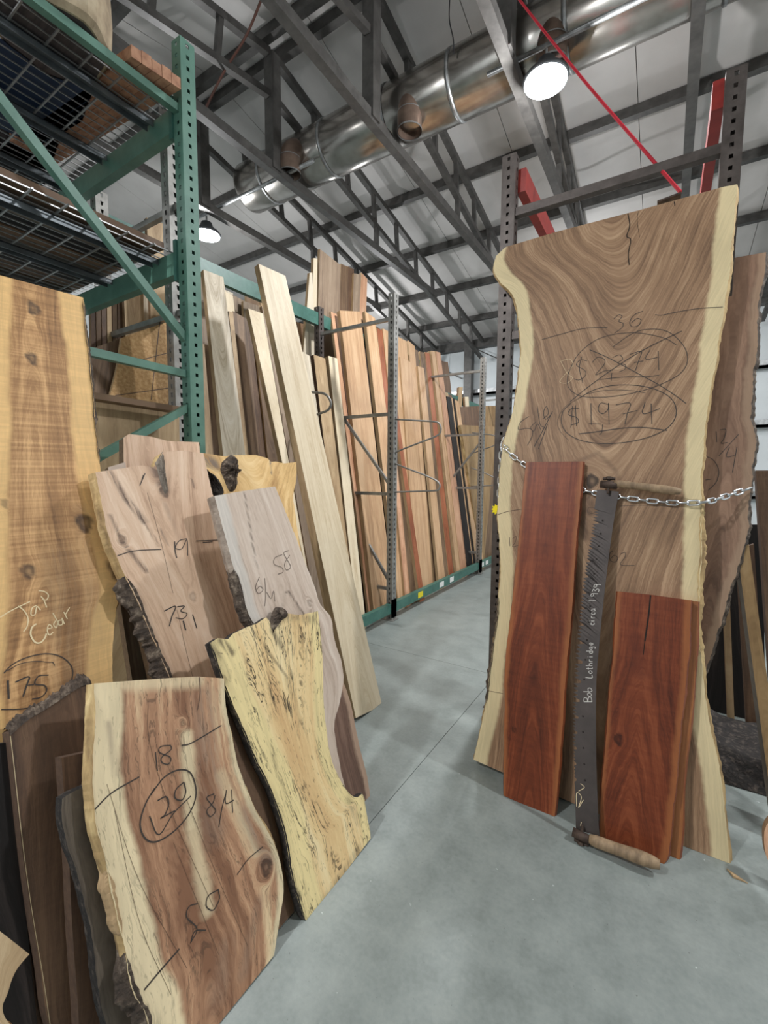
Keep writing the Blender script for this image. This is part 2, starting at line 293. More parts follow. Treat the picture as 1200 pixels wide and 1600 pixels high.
    for (x0, y0, x1, y1, wd, am) in creams:
        p, q = fr.loc(x0, y0), fr.loc(x1, y1); d = q-p; tt = np.clip(((x-p[0])*d[0]+(z-p[1])*d[1])/(d@d+1e-9), 0, 1)
        dist = np.hypot(x-p[0]-tt*d[0], z-p[1]-tt*d[1])*(1+.25*fnoise(rng, V*H*1.5)); sp = np.maximum(sp, am*np.clip(1.5-dist/wd, 0, 1))
    n = (N+1)*(Mx+1); idx = np.arange(n).reshape(N+1, Mx+1)
    quad = lambda i: np.stack([i[:-1, :-1], i[1:, :-1], i[1:, 1:], i[:-1, 1:]], -1).reshape(-1, 4)
    loop = np.r_[idx[:, 0], idx[-1, 1:], idx[::-1, -1][1:], idx[0, ::-1][1:-1]]
    front = np.stack([x.ravel(), np.zeros(n), z.ravel()], 1); back = front.copy(); back[:, 1] = th
    nz = fr.n[2]/fr.e2[2]; back[:, 2] = np.maximum(back[:, 2], th*nz+.001)
    Pm = front[loop].copy(); Pm[:, 1] = th*.45; nl = len(loop)
    if bulge[0] or bulge[1]:
        a0 = N+1; Pm[:a0, 0] -= bulge[0]*(1+.25*fnoise(rng, v*H*2)); r0 = N+Mx; Pm[r0:r0+N+1, 0] += bulge[1]*(1+.25*fnoise(rng, v*H*2))
    Pm[:, 2] = np.maximum(Pm[:, 2], th*.45*nz+.001)
    Vt = np.vstack([front, back, front[loop], Pm, back[loop]])
    A, Bq, Cq = 2*n, 2*n+nl, 2*n+2*nl; k = np.arange(nl); k2 = (k+1) % nl
    fs = np.vstack([quad(idx), quad(idx+n)[:, ::-1], np.stack([A+k, Bq+k, Bq+k2, A+k2], 1), np.stack([Bq+k, Cq+k, Cq+k2, Bq+k2], 1)])
    # drop quads that collapsed on the floor
    me = bpy.data.meshes.new(name); me.from_pydata(Vt.tolist(), [], fs.tolist())
    nq = len(quad(idx)); mi = np.zeros(len(fs), int); mi[2*nq:] = 1; me.polygons.foreach_set('material_index', mi)
    at = me.attributes.new('gr', 'FLOAT_VECTOR', 'POINT'); G = np.stack([ph.ravel(), (1-V.ravel())*H, (U*w).ravel()], 1); at.data.foreach_set('vector', np.vstack([G, G, G[loop], G[loop], G[loop]]).ravel())
    at = me.attributes.new('mk', 'FLOAT_VECTOR', 'POINT'); K = np.stack([sp.ravel(), kn.ravel(), stn.ravel()], 1); at.data.foreach_set('vector', np.vstack([K, K, K[loop], K[loop], K[loop]]).ravel())
    me.update(); o = link(name, me, parent, [mat, side]); o.matrix_world = fr.mat(); tag(o, label, cat, group)
    o_data = dict(o=o, fr=fr, lf=lf, rf=rf, th=th, H=H, v=v, nz=nz); return o_data
def board(label, TL, TR, BR, BL, pl, th=.03, mat='blonde', side='endpale', cat='board', group=None, name='lumber_board', res=.03, **k):
    return slab(name, label, cat, pl, [TL, BL], [TR, BR], [TL, TR], None, th, mat, side, res=res, group=group, curve=False, **k)
def bark(sd, side, v0, v1, out=.012, lip=.006, mat='bark', name='bark', seed=1, dep=1.0):
    """a lumpy strip of bark along one live edge: a part of its slab"""
    rng = np.random.default_rng(seed+91); E = sd['lf'] if side == 0 else sd['rf']; sg = -1 if side == 0 else 1; tt = np.linspace(v0, v1, int(max(8, (v1-v0)*sd['H']/.008)))
    P = resample(E, tt); n = len(tt); K = 7; Vv = []; NZ = fnoise(rng, tt*sd['H']*3); RJ = rng.uniform(0, 1, (n+2, K)); RJ = (RJ[:-2]+RJ[1:-1]*1.4+RJ[2:])/3.4
    for i in range(n):
        tap = min(1, min(i, n-1-i)/4)
        for j in range(K):
            a = j/(K-1); bul = math.sin(math.pi*a)*out*(.75+.35*NZ[i]+RJ[i, j]*.7)*tap+.002; yy = a*sd['th']*dep
            xx = P[i][0]+sg*(bul if 0 < j < K-1 else (-lip*(.6+.25*NZ[i]+RJ[i, 0]*.4)*tap if j == 0 else .001)); y = yy-(.004*tap if j == 0 else 0)
            Vv.append((xx, y, max(P[i][1], yy*sd['nz']+.002)))
    Fq = [(i*K+j, i*K+j+1, (i+1)*K+j+1, (i+1)*K+j) for i in range(n-1) for j in range(K-1)]
    if side == 1: Fq = [f[::-1] for f in Fq]
    return MB().add(Vv, Fq).obj(name, mat, sd['o'])
def strokes(sd, lines, crop=(0, 0, 1), w=.004, mat='ink', name='marker_writing', off=.0012):
    mb = MB(); x0, y0, s = crop; fr = sd['fr']; w *= .74
    for ln in lines:
        wd = w
        if isinstance(ln, tuple) and isinstance(ln[0], list): ln, wd = ln[0], ln[1]*.74
        p = np.array([fr.loc(x0+a/s, y0+b/s) for a, b in ln]); n = max(2, 6*(len(p)-1)) if len(p) > 2 else 2; q = crom(p, n)
        d = np.gradient(q, axis=0); d /= np.linalg.norm(d, axis=1)[:, None]+1e-9; nn = np.stack([-d[:, 1], d[:, 0]], 1)*wd/2
        a, b = q+nn, q-nn; vv = [(p_[0], -off, p_[1]) for p_ in a]+[(p_[0], -off, p_[1]) for p_ in b]
        mb.add(vv, [(i, i+1, n+i+1, n+i) for i in range(n-1)])
    return mb.obj(name, mat, sd['o'])
def patch(sd, px, name, mat, depth=.012, y0=-.006, lump=.004, seed=0):
    """a lumpy raised piece (bark patch, knot lump) lying on a slab's face"""
    rng = np.random.default_rng(seed); fr = sd['fr']; p = np.array([fr.loc(*q) for q in px]); ring = crom(np.vstack([p, p[:1]]), 6*len(px)+1)[:-1]; c = ring.mean(0); V = []; n = len(ring); Rn = 5
    for k in range(Rn):
        f = 1-k/Rn
        for q in ring:
            a = c+(q-c)*f; V.append((a[0], .002 if k == 0 else y0-depth*(1-f)*rng.uniform(.3, 1)-rng.uniform(0, lump), a[1]))
    V.append((c[0], y0-depth, c[1])); Fs = [(k*n+i, k*n+(i+1) % n, (k+1)*n+(i+1) % n, (k+1)*n+i) for k in range(Rn-1) for i in range(n)]+[((Rn-1)*n+i, (Rn-1)*n+(i+1) % n, Rn*n) for i in range(n)]
    return MB().add(V, Fs).obj(name, mat, sd['o'])
# ------------------------------------------------------------------ the hall
XW0, XW1, YW0, YW1, ZE, SL, YR = -9.5, 5.5, -3.3, 11.1, 4.96, .2, 3.88
ZR = ZE+SL*(YW1-YR); roofz = lambda y: ZR-SL*abs(y-YR)
fl = tag(empty('floor'), kind='structure')
xs, ys = [XW0, -6.9, -3.95, -1.0, 1.95, XW1], [YW0, -.5, 3.16, 6.2, 9, YW1]
for i in range(5):
    for j in range(5):
        if xs[i+1] < -6 and ys[j+1] < 2: continue
        g = .0015; MB().box(xs[i]+g, xs[i+1]-g, ys[j]+g, ys[j+1]-g, -.1, 0).obj('concrete_slab', 'floor', fl)
MB().box(XW0, XW1, YW0, YW1, -.2, -.006).obj('joint_bed', 'rackdark', fl)
ce = tag(empty('ceiling'), kind='structure')
for i in range(10):
    x0 = XW0+i*1.5
    for y0, y1 in ((YW0, YR), (YR, YW1)):
        z0, z1 = roofz(y0), roofz(y1); g = .004
        MB().add([(x0+g, y0, z0+.004), (x0+1.5-g, y0, z0+.004), (x0+1.5-g, y1, z1+.004), (x0+g, y1, z1+.004), (x0+g, y0, z0+.06), (x0+1.5-g, y0, z0+.06), (x0+1.5-g, y1, z1+.06), (x0+g, y1, z1+.06)],
                 [(0, 1, 2, 3), (7, 6, 5, 4), (0, 4, 5, 1), (1, 5, 6, 2), (2, 6, 7, 3), (3, 7, 4, 0)]).obj('panel', 'panel', ce)
MB().add([(XW0, YW0, ZE+.08), (XW1, YW0, ZE+.08), (XW1, YR, ZR+.08), (XW0, YR, ZR+.08), (XW1, YW1, ZE+.08), (XW0, YW1, ZE+.08)], [(0, 1, 2, 3), (3, 2, 4, 5)]).obj('roof_deck', 'steel', ce)
PURL = [YR-.13, YR+.13]+[YR+s*(1.28+i*1.22) for i in range(5) for s in (1, -1) if s > 0 or i < 5]
for y in PURL:
    z = roofz(y); MB().box(XW0, XW1, y-.03, y+.03, z-.12, z-.004).box(XW0, XW1, y+.0305, y+.06, z-.12, z-.11).obj('purlin', 'steel', ce)
for nm, a in (('wall_far', (XW0, XW1, YW1, YW1+.1)), ('wall_near', (XW0, XW1, YW0-.1, YW0)), ('wall_left', (XW0-.1, XW0, YW0, YW1)), ('wall_right', (XW1, XW1+.1, YW0, YW1))):
    w_ = tag(empty(nm), kind='structure'); top = ZE if nm in ('wall_far', 'wall_near') else ZR
    if nm == 'wall_far':
        for i in range(10): MB().box(XW0+i*1.5+.004, XW0+i*1.5+1.496, a[2], a[3], 0, top).obj('panel', 'wallm', w_)
        for z in (1.1, 2.45, 3.55): MB().box(a[0], a[1], a[2]-.16, a[2]-.001, z-.03, z+.03).box(a[0], a[1], a[2]-.16, a[2]-.14, z-.03, z+.12).obj('girt', 'galv', w_)
        MB().box(a[0], a[1], a[2]-.2, a[2]-.001, top-.26, top-.06).obj('eave_strut', 'steel', w_)
        for x in (-6.0, -4.35, -2.7): MB().box(x-.1, x+.1, a[2]-.36, a[2]-.17, 0, top-.1).obj('column', 'steel', w_)
        for x in (-5.85, -4.2, -2.55): MB().tube([(x, a[2]-.2, top-.3), (x+1.3, a[2]-.2, top-1.0)], .012, 6).obj('brace_rod', 'steel', w_)
    else: MB().box(a[0], a[1], a[2], a[3], 0, top).obj('panel', 'wallm', w_)
# roof trusses run along the aisle
ZT = 5.0; DC = .44
TX = [-5.3, -4.0, -2.64, -1.3, .03, 1.36]; ORD = ['first', 'second', 'third', 'fourth', 'fifth', 'sixth']
TL_ = ['leftmost steel roof truss, its king post just right of the green rack post', 'second steel roof truss from the left, tie beam ending at the left duct outlet', 'middle steel roof truss crossing in front of the duct between its two outlets',
       'steel roof truss passing right beside the bright lamp at upper right', 'steel roof truss standing above the tall slab, right of the bright lamp', 'rightmost steel roof truss, near the upper right corner']
for x, lb in zip(TX, TL_):
    t = tag(empty('roof_truss', (x, YR, ZT)), lb, 'roof truss'); q = lambda y, z: (0, y-YR, z-ZT)
    S = lambda p, r, w, nm, h=None: MB().bar(p, r, w, h).obj(nm, 'steel', t)
    for s in (1, -1):
        ye = YR+s*6.95; S(q(YR+s*.05, ZR-.2), q(ye, roofz(ye)-.2), .075, 'top_chord'); S(q(YR+s*.05, ZR-.2-DC), q(ye, roofz(ye)-.2-DC), .07, 'lower_chord')
        for i in range(9):
            y = YR+s*(.7+i*.68)
            S(q(y, roofz(y)-.22), q(y+s*.05, roofz(y)-.2-DC), .055, 'strut')
        yb = YR+s*2.15; S(q(yb, ZT), q(yb, roofz(yb)-.2-DC), .06, 'strut')
        S(q(YR, ZT), q(YR+s*4.25, ZT+.01), .09, 'tie_beam', .1)
    S(q(YR, ZT-.02), q(YR, ZR-.2), .13, 'king_post')
# duct along the ridge
DY, DZ, DR = YR+.52, ZT+.37, .29
d = tag(empty('air_duct', (-2.5, DY, DZ)), 'long shiny round metal duct running under the roof across the trusses', 'duct')
xj = [-5.0, -4.55, -3.55, -2.7, -1.95, -.9, .2, 1.3, 2.4, 4]
for a, b in zip(xj[:-1], xj[1:]):
    MB().tube([(a+2.505, 0, 0), (a+2.53, 0, 0), (b+2.47, 0, 0), (b+2.495, 0, 0)], [DR-.008, DR, DR, DR-.008], 40).obj('duct_section', 'duct', d, True)
    MB().tube([(b+2.485, 0, 0), (b+2.515, 0, 0)], DR+.007, 40).obj('seam_band', 'galv', d, True)
for px, py, lb in ((453, 268, 0), (640, 200, 0), (862, 95, 0)):
    p = atZ(px, py, DZ-.33); x = p[0]+2.5; yy = p[1]-DY; pts = [(x+.05, -.05, .02)]+[(x+.0, yy*.45-.02, -.02)]+[(x, yy*.86, -.09), (x, yy, -.2), (x, yy, -.36)]
    e = MB().tube(crom(pts, 16), .125, 24, caps=False).tube(crom([(x, yy, -.2), (x, yy, -.36)], 4), .118, 24, caps=False); ob = e.obj('outlet_elbow', 'ductend', d, True)
    MB().tube([(x, yy, -.352), (x, yy, -.366)], .128, 24, caps=False).obj('outlet_rim', 'galv', ob, True)
    MB().tube([(x, yy, -.2), (x, yy, -.19)], .129, 24, caps=False).obj('outlet_rim', 'galv', ob, True)
# conduits that carry the lamps, and the lamps
for lb, a, b, z in (('grey conduit carrying the bright lamp beside the duct at upper right', -1.53, 2.4, 5.075), ('grey conduit carrying the distant lamp left of the duct end', -5.7, -3.59, 5.075)):
    tag(MB().tube([(a, 4.1, z), (b, 4.1, z)], .022, 10).obj('conduit', 'galv', smooth=True), lb, 'conduit')
for (x, y, z, p), lb in zip(LAMPS_AND_FILL[:2], ('glaring round high bay lamp hanging beside the shiny duct at upper right', 'round high bay lamp glaring beside the green rack post at left')):
    t = tag(empty('high_bay_lamp', (x, y, z)), lb, 'lamp')
    MB().tube([(0, 0, 0), (0, 0, .02), (0, 0, .05), (0, 0, .1), (0, 0, .16)], [.18, .185, .16, .09, .07], 28).obj('housing', 'housing', t, True)
    MB().tube([(0, 0, .001), (0, 0, -.012)], .17, 28).obj('lens', 'lamp', t); MB().tube([(0, 0, .15), (0, 0, .25)], .012, 8).obj('hook', 'galv', t)
for nm, lb, mt, r, P in (('cable', 'brown cable strung from roof to truss near the king post at upper left', 'copper', .012, [atZ(412, -10, 6.1), atZ(385, 55, 5.9), atZ(350, 112, 5.6), atZ(322, 168, 5.3)]),
                     ('cable', 'thin grey wire hanging down in front of the duct top', 'cable', .006, [atY(703, -10, YR+.2), atY(702, 30, YR+.2), atY(708, 60, YR+.2), atY(709, 84, YR+.2)]),
                     ('cable', 'thin grey cable sagging behind the tall slab under the roof', 'cable', .012, [atY(893, 310, 7.2), atY(915, 293, 7.2), atY(980, 282, 7.2), atY(1060, 262, 7.2)])):
    tag(MB().tube(crom(P, 16), r, 6).obj(nm, mt), lb, 'cable')
# ------------------------------------------------------------------ pallet racks
def post_mesh(h, w=.078, dp=.07, pitch=.0508, hw=.016, hh=.018, shape='square'):
    mb = MB(); n = int(h/pitch)
    def panel(o, a, nrm, W):
        o = np.array(o, float); a = np.array(a, float); nrm = np.array(nrm, float); Z = np.array([0, 0, 1.])
        for i in range(n):
            z0 = i*pitch; zc = z0+pitch/2; P = lambda s, z, dn=0: o+a*s+Z*z+nrm*dn; w2, h2 = hw/2, hh/2; m = W/2
            out = [P(0, z0), P(W, z0), P(W, z0+pitch), P(0, z0+pitch)]; inn = [P(m-w2*(.5 if shape == 'tear' else 1), zc-h2), P(m+w2*(.5 if shape == 'tear' else 1), zc-h2), P(m+w2, zc+h2), P(m-w2, zc+h2)]; dp_ = [p-nrm*.004 for p in inn]
            mb.add(out+inn+dp_, [(0, 1, 5, 4), (1, 2, 6, 5), (2, 3, 7, 6), (3, 0, 4, 7), (4, 5, 9, 8), (5, 6, 10, 9), (6, 7, 11, 10), (7, 4, 8, 11)])
    H = n*pitch; a, b = w/2, dp/2
    panel((b, -a, 0), (0, 1, 0), (1, 0, 0), w); panel((-b, -a, 0), (1, 0, 0), (0, -1, 0), dp)
    mb.add([(-b, a, 0), (-b, -a, 0), (-b, -a, H), (-b, a, H)], [(0, 1, 2, 3)]); mb.add([(b, a, 0), (-b, a, 0), (-b, a, H), (b, a, H)], [(0, 1, 2, 3)])
    return mb.mesh('post')
PM = {}
def post(par, x, y, h, mat, shape='square', z=0, w=.078, dp=.07, hw=.016, hh=.018):
    key = (round(h, 2), mat, shape, w)
    if key not in PM: PM[key] = post_mesh(h, w, dp, hw=hw, hh=hh, shape=shape); PM[key].materials.append(MT[mat])
    o = bpy.data.objects.new('post', PM[key]); COL.objects.link(o); o.parent = par; o.location = (x, y, z)
    MB().box(x-.06, x+.06, y-.06, y+.06, z, z+.008).obj('foot_plate', mat, par); return o
def tubebar(par, p, q, w, mat, nm='brace', h=None): return MB().bar(p, q, w, h).obj(nm, mat, par)
# rack A: green pallet rack whose end frame faces the aisle
XA = -2.12; YA0, YA1 = .42, 1.46
RA = tag(empty('pallet_rack', (0, 0, 0)), 'tall green pallet rack with two wire shelves at left', 'rack')
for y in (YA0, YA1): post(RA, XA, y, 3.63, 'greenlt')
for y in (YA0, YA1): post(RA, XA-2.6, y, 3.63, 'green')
for (y0, z0, y1, z1) in ((YA0, 3.3, YA1, 3.29), (YA0, 3.13, YA1, 2.16), (YA0, 2.03, YA1, 2.01), (YA1, 1.86, YA0, 1.22), (YA0, 1.1, YA1, 1.1), (YA0, .3, YA1, .3)):
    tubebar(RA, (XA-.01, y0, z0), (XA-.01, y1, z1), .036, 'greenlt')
for zb in (3.2, 2.52):
    for y in (YA0, YA1-.02):
        tubebar(RA, (XA-.05, y, zb+.05), (XA-2.55, y, zb+.05), .05, 'greenlt', 'load_beam', .11)
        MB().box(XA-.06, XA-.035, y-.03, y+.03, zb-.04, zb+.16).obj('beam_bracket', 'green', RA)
    for i in range(5):
        x = XA-.22-i*.47; MB().box(x-.03, x+.03, YA0+.02, YA1-.05, zb+.095, zb+.099).box(x-.03, x-.026, YA0+.02, YA1-.05, zb+.07, zb+.1).box(x+.026, x+.03, YA0+.02, YA1-.05, zb+.07, zb+.1).obj('deck_channel', 'channel', RA)
    m = MB()
    for i in range(44): x = XA-.08-i*.055; m.bar((x, YA0-.01, zb+.108), (x, YA1+.0, zb+.108), .005)
    m.obj('wire_mesh', 'wire', RA)['kind'] = 'stuff'; m = MB()
    for i in range(9): y = YA0+.02+i*.125; m.bar((XA-.06, y, zb+.103), (XA-2.5, y, zb+.103), .007)
    m.obj('cross_wires', 'wire', RA)['kind'] = 'stuff'
# rack B: vertical lumber rack along the aisle
XB0, XB1 = -2.33, -3.28; YB = [1.6, 3.82, 6.36, 8.9]
RB = tag(empty('lumber_rack'), 'long grey and green lumber rack along the left of the aisle', 'rack')
for i, y in enumerate(YB):
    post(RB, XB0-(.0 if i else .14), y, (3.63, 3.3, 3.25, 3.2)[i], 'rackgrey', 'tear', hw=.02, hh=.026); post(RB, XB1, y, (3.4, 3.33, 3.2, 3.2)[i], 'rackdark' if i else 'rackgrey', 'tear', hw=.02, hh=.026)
    for z in ((3.02, 2.1, 1.3, .32) if i else (3.0, 2.42)): tubebar(RB, (XB0, y, z), (XB1, y, z), .032, 'rackgrey', 'frame_brace')
    if i:
        for z0, z1 in ((2.05, 1.36), (1.24, .36)) if i == 1 else ((2.0, 1.36),): 
            a, b = ((XB1, y, z0+.45), (XB0, y, z1)) if i == 1 else ((XB1, y, z1-.5), (XB0, y, z0)); tubebar(RB, a, b, .026, 'rackgrey', 'frame_brace')
for a, b in zip(YB[:-1], YB[1:]):
    tubebar(RB, (XB0, a+.04, .125), (XB0, b-.04, .125), .05, 'green', 'load_beam', .1); tubebar(RB, (XB1, a+.04, 3.17 if a < 6 else 2.85), (XB1, b-.04, 3.17 if a < 6 else 2.85), .05, 'green', 'load_beam', .13)
    tubebar(RB, (XB1, a+.04, .125), (XB1, b-.04, .125), .05, 'green', 'load_beam', .1)
    for y, s in ((a, 1), (b, -1)):
        MB().box(XB0+.026, XB0+.042, y-.04, y+.04, .03, .22).obj('beam_bracket', 'green', RB)
for (x, y, m) in ((657, 938, 'ytag'), (690, 926, 'tag'), (706, 902, 'tag'), (754, 878, 'tag'), (761, 874, 'tag')):
    p = atX(x, y, XB0+.026); MB().box(XB0+.0255, XB0+.0275, p[1]-.06, p[1]+.06, .095, .16).obj('shelf_tag', m, RB)
def hoop(y, p, rr=.0085):
    MB().tube(crom([atY(a, b, y) for a, b in p], 26), rr, 8).obj('divider_hoop', 'rackgrey', RB, True)
hoop(YB[1], [(618, 655), (650, 657), (680, 659), (687, 663), (689, 671), (684, 680), (660, 690), (634, 700), (615, 708)])
hoop(YB[1], [(612, 722), (636, 732), (660, 741), (680, 750), (687, 757), (685, 765), (674, 767), (640, 768), (616, 769)])
hoop(YB[2], [(738, 676), (755, 678), (770, 680), (776, 684), (777, 690), (770, 697), (755, 702), (736, 709)])
hoop(YB[2], [(736, 731), (750, 736), (768, 744), (776, 749), (777, 754), (772, 758), (758, 759), (736, 760)])
hoop(2.75, [(470, 611), (490, 613), (506, 615), (514, 622), (517, 632), (512, 641), (500, 646), (476, 656)], .01)
# right hand rack: end frame that the tall slab leans on
YC = 2.72; XC0, XC1 = -.86, .18
RC = tag(empty('pallet_rack'), 'dark grey pallet rack with red beams behind the tall priced slab', 'rack')
post(RC, XC0, YC, 3.37, 'rackdark', hw=.016, hh=.019, w=.07, dp=.08); post(RC, XC1, YC, 3.4, 'rackdark', hw=.016, hh=.019, w=.07, dp=.08)
for x in (XC0, XC1): post(RC, x, YC+2.5, 3.2, 'rackdark', hw=.016, hh=.019, w=.07, dp=.08)
for z in (3.03, 2.33, 1.3, .4): tubebar(RC, (XC0, YC, z), (XC1, YC, z), .045, 'rackdark', 'frame_brace')
for x, z in ((XC0+.06, 3.22), (XC1-.06, 3.3)):
    tubebar(RC, (x, YC+.02, z), (x, YC+2.5, z-.02), .05, 'redsteel', 'load_beam', .13)
# ------------------------------------------------------------------ right side: the tall slab and what leans on it
main = slab('tall_slab', 'tallest live edge slab with pale edges and crossed-out price, chained to rack', 'wood slab', PY(2.07, .19),
  [(775, 400), (771, 420), (780, 440), (800, 460), (808, 490), (812, 530), (814, 560), (808, 610), (797, 660), (786, 700), (780, 740), (777, 800), (780, 850), (782, 900), (778, 960), (770, 1010), (766, 1050), (758, 1100), (748, 1150), (740, 1187)],
  [(1152, 288), (1148, 340), (1140, 420), (1133, 480), (1122, 540), (1108, 620), (1100, 680), (1095, 740), (1098, 800), (1097, 860), (1094, 930), (1092, 1000), (1098, 1060), (1103, 1100), (1115, 1160), (1127, 1220), (1135, 1280), (1140, 1340), (1140, 1362)],
  [(775, 400), (790, 386), (870, 362), (1000, 328), (1130, 292), (1152, 288)], [(740, 1187), (1140, 1362)], th=.06, mat='parota', side='barksap', res=.0075,
  live=(.004, .004), sap=(.072, .062), cath=[(.66, -.36, .11)], pith=.56, knots=[(925, 752, .03, .9)], bulge=(.012, .01), stains=[(900, 722, 935, 708, .012, .5), (935, 708, 962, 735, .01, .5), (962, 735, 972, 765, .01, .4), (914, 750, 922, 800, .02, 1), (912, 800, 914, 840, .015, .8)])
A = (800, 380, 3.75)
strokes(main, [[(175, 565), (300, 530), (420, 500), (560, 493)], [(595, 445), (625, 420), (645, 430), (625, 458), (650, 470), (645, 495), (600, 528)], [(768, 398), (715, 422), (690, 465), (705, 490), (742, 482), (756, 452), (732, 442), (700, 466)],
 [(838, 420), (880, 422), (960, 405), (1100, 383), (1235, 375)], [(590, 610), (680, 545), (760, 510), (860, 505), (940, 535), (1010, 610), (1028, 690), (990, 760), (900, 815), (780, 860), (650, 890), (520, 903), (400, 895), (335, 850), (325, 790), (345, 730), (390, 650), (480, 575), (580, 538), (700, 525), (800, 535), (900, 560), (962, 596)],
 ([(340, 930), (450, 840), (640, 705), (800, 610), (995, 515)], .005), ([(455, 625), (560, 670), (720, 755), (860, 830), (960, 895), (1020, 940)], .005),
 [(440, 690), (400, 685), (378, 715), (425, 745), (430, 775), (395, 802), (362, 795)], [(408, 665), (395, 735), (415, 820)], [(470, 700), (500, 670), (540, 680), (540, 712), (490, 772), (545, 748), (592, 745)], [(585, 760), (580, 810)],
 [(590, 670), (630, 655), (648, 680), (620, 703), (662, 712), (662, 738), (628, 755)], [(690, 652), (758, 635), (742, 690), (722, 750)], [(715, 700), (770, 690)], [(810, 625), (783, 680), (852, 670)], [(856, 632), (860, 745)], [(510, 800), (650, 785), (780, 783), (862, 774)],
 ([(430, 885), (550, 862), (680, 862), (782, 878)], .003), ([(345, 940), (300, 985), (290, 1050), (320, 1110), (400, 1155), (530, 1175), (680, 1165), (820, 1130), (920, 1075), (962, 1000), (940, 920), (860, 865), (740, 835), (600, 833), (480, 860), (390, 910)], .005), ([(390, 910), (310, 960), (270, 1030), (275, 1090), (330, 1155)], .0025),
 ([(392, 968), (345, 972), (330, 1005), (378, 1022), (388, 1050), (345, 1066)], .005), [(355, 955), (345, 1080)], [(372, 950), (378, 1072)], ([(462, 938), (465, 1065)], .005), [(450, 1058), (522, 1060)], ([(562, 945), (520, 938), (505, 978), (530, 1000), (562, 975), (565, 940), (569, 1062)], .005), [(532, 1062), (526, 1108), (512, 1124)],
 ([(608, 948), (692, 938), (675, 1000), (662, 1062)], .005), [(648, 1002), (735, 980)], ([(780, 932), (768, 1000), (866, 970)], .005), ([(815, 940), (820, 1062)], .005), ([(390, 1118), (500, 1105), (640, 1085), (770, 1080), (910, 1098)], .006),
 ([(100, 1015), (50, 1050), (38, 1092), (80, 1085), (115, 1092), (118, 1130), (90, 1186)], .0045), [(138, 1048), (110, 1080), (128, 1102), (150, 1060), (168, 1092)], [(148, 958), (165, 1060), (188, 1078)], [(180, 1030), (212, 1000), (202, 958), (185, 990), (196, 1032), (226, 1008)],
 ([(238, 985), (190, 1080), (130, 1192)], .005), ([(208, 1060), (155, 1206)], .005)], A, .0042)
strokes(main, [[(290, 690), (340, 680), (355, 720), (310, 770), (280, 812), (320, 820), (355, 790), (325, 765), (285, 690)]], A, .0018, 'chalk', 'chalk_writing')
strokes(main, [[(490, 800), (462, 830), (470, 880), (510, 890), (525, 855), (495, 840), (470, 865)], [(545, 832), (580, 815), (585, 850), (548, 912), (658, 918)], ([(540, 455), (700, 448), (850, 452), (990, 462)], .002), ([(350, 470), (300, 468), (290, 500), (330, 512), (362, 490)], .002)], (860, 700, 5), .0032, name='lower_writing')
strokes(main, [[(220, 355), (270, 340), (332, 330)], [(175, 1140), (245, 1153)], [(275, 455), (277, 495)], [(288, 462), (305, 452), (300, 478), (288, 497), (315, 492)]], (700, 680, 2.857), .0032, 'brownink', 'edge_writing')
strokes(main, [([(616, 890), (624, 940), (612, 985), (628, 1000), (618, 1060), (622, 1105)], .006), ([(660, 880), (655, 920), (665, 990)], .002), ([(810, 840), (812, 858)], .006)], (750, 0, 2.667), .006, 'crack', 'end_crack')
slab2 = slab('thick_slab', 'dark brown thick slab marked 12/4 standing behind the tall slab', 'wood slab', PY(2.24, .19),
  [(1112, 412), (1100, 700), (1085, 900), (1080, 1060), (1076, 1200), (1074, 1270)], [(1197, 394), (1194, 430), (1186, 480), (1183, 540), (1180, 600), (1176, 660), (1178, 700), (1172, 760), (1166, 820), (1155, 880), (1140, 930), (1125, 975), (1113, 1010), (1105, 1050), (1098, 1085), (1094, 1180), (1092, 1270)],
  [(1112, 412), (1152, 402), (1197, 394)], th=.076, mat='parota2', side='bark', res=.011, live=(0, .008), sap=(0, .03), bulge=(0, .015))
strokes(slab2, [[(148, 1120), (152, 1185)], [(170, 1112), (206, 1110), (196, 1160), (178, 1192), (216, 1186)], [(282, 1138), (165, 1266)], [(228, 1213), (210, 1270), (258, 1264)], [(272, 1215), (245, 1366)], [(75, 1265), (130, 1290), (163, 1350), (150, 1420), (100, 1472)], [(85, 1410), (120, 1405)]], (1080, 380, 3.81), .004)
red1 = slab('finished_slab', 'long red-brown finished plank leaning left of the old saw', 'wood slab', PY(1.948, .24),
  [(822, 722), (818, 760), (812, 830), (805, 900), (798, 960), (790, 1040), (788, 1120), (787, 1243)], [(911, 721), (905, 790), (900, 860), (896, 920), (892, 980), (886, 1040), (881, 1100), (878, 1150), (871, 1230), (866, 1280)], None, [(787, 1243), (866, 1280)],
  th=.035, mat='red', side='endred', res=.008, sap=(.014, .018), cath=[(.35, .1, .03)], knots=[(803, 1140, .012, .7)], live=(.002, .002), bulge=(.006, .006))
red2 = slab('finished_slab', 'short red-brown finished slab with split top leaning right of the saw', 'wood slab', PY(1.928, .24),
  [(965, 924), (960, 980), (957, 1030), (952, 1080), (948, 1140), (941, 1230), (937, 1310)], [(1080, 938), (1078, 1000), (1071, 1080), (1064, 1150), (1053, 1250), (1046, 1330), (1037, 1352)], [(965, 924), (1015, 929), (1080, 938)], [(937, 1310), (1037, 1354)],
  th=.035, mat='red', side='endred', res=.008, sap=(.012, .02), cath=[(.3, .2, .02)], pith=.42, knots=[(966, 1155, .02, .85)], live=(.002, .003), bulge=(.006, .006), stains=[(995, 1000, 1000, 1050, .03, .5)])
strokes(red2, [([(555, 100), (545, 200), (525, 340)], .008), ([(525, 340), (517, 410)], .004)], (850, 900, 3.333), .008, 'crack', 'end_crack')
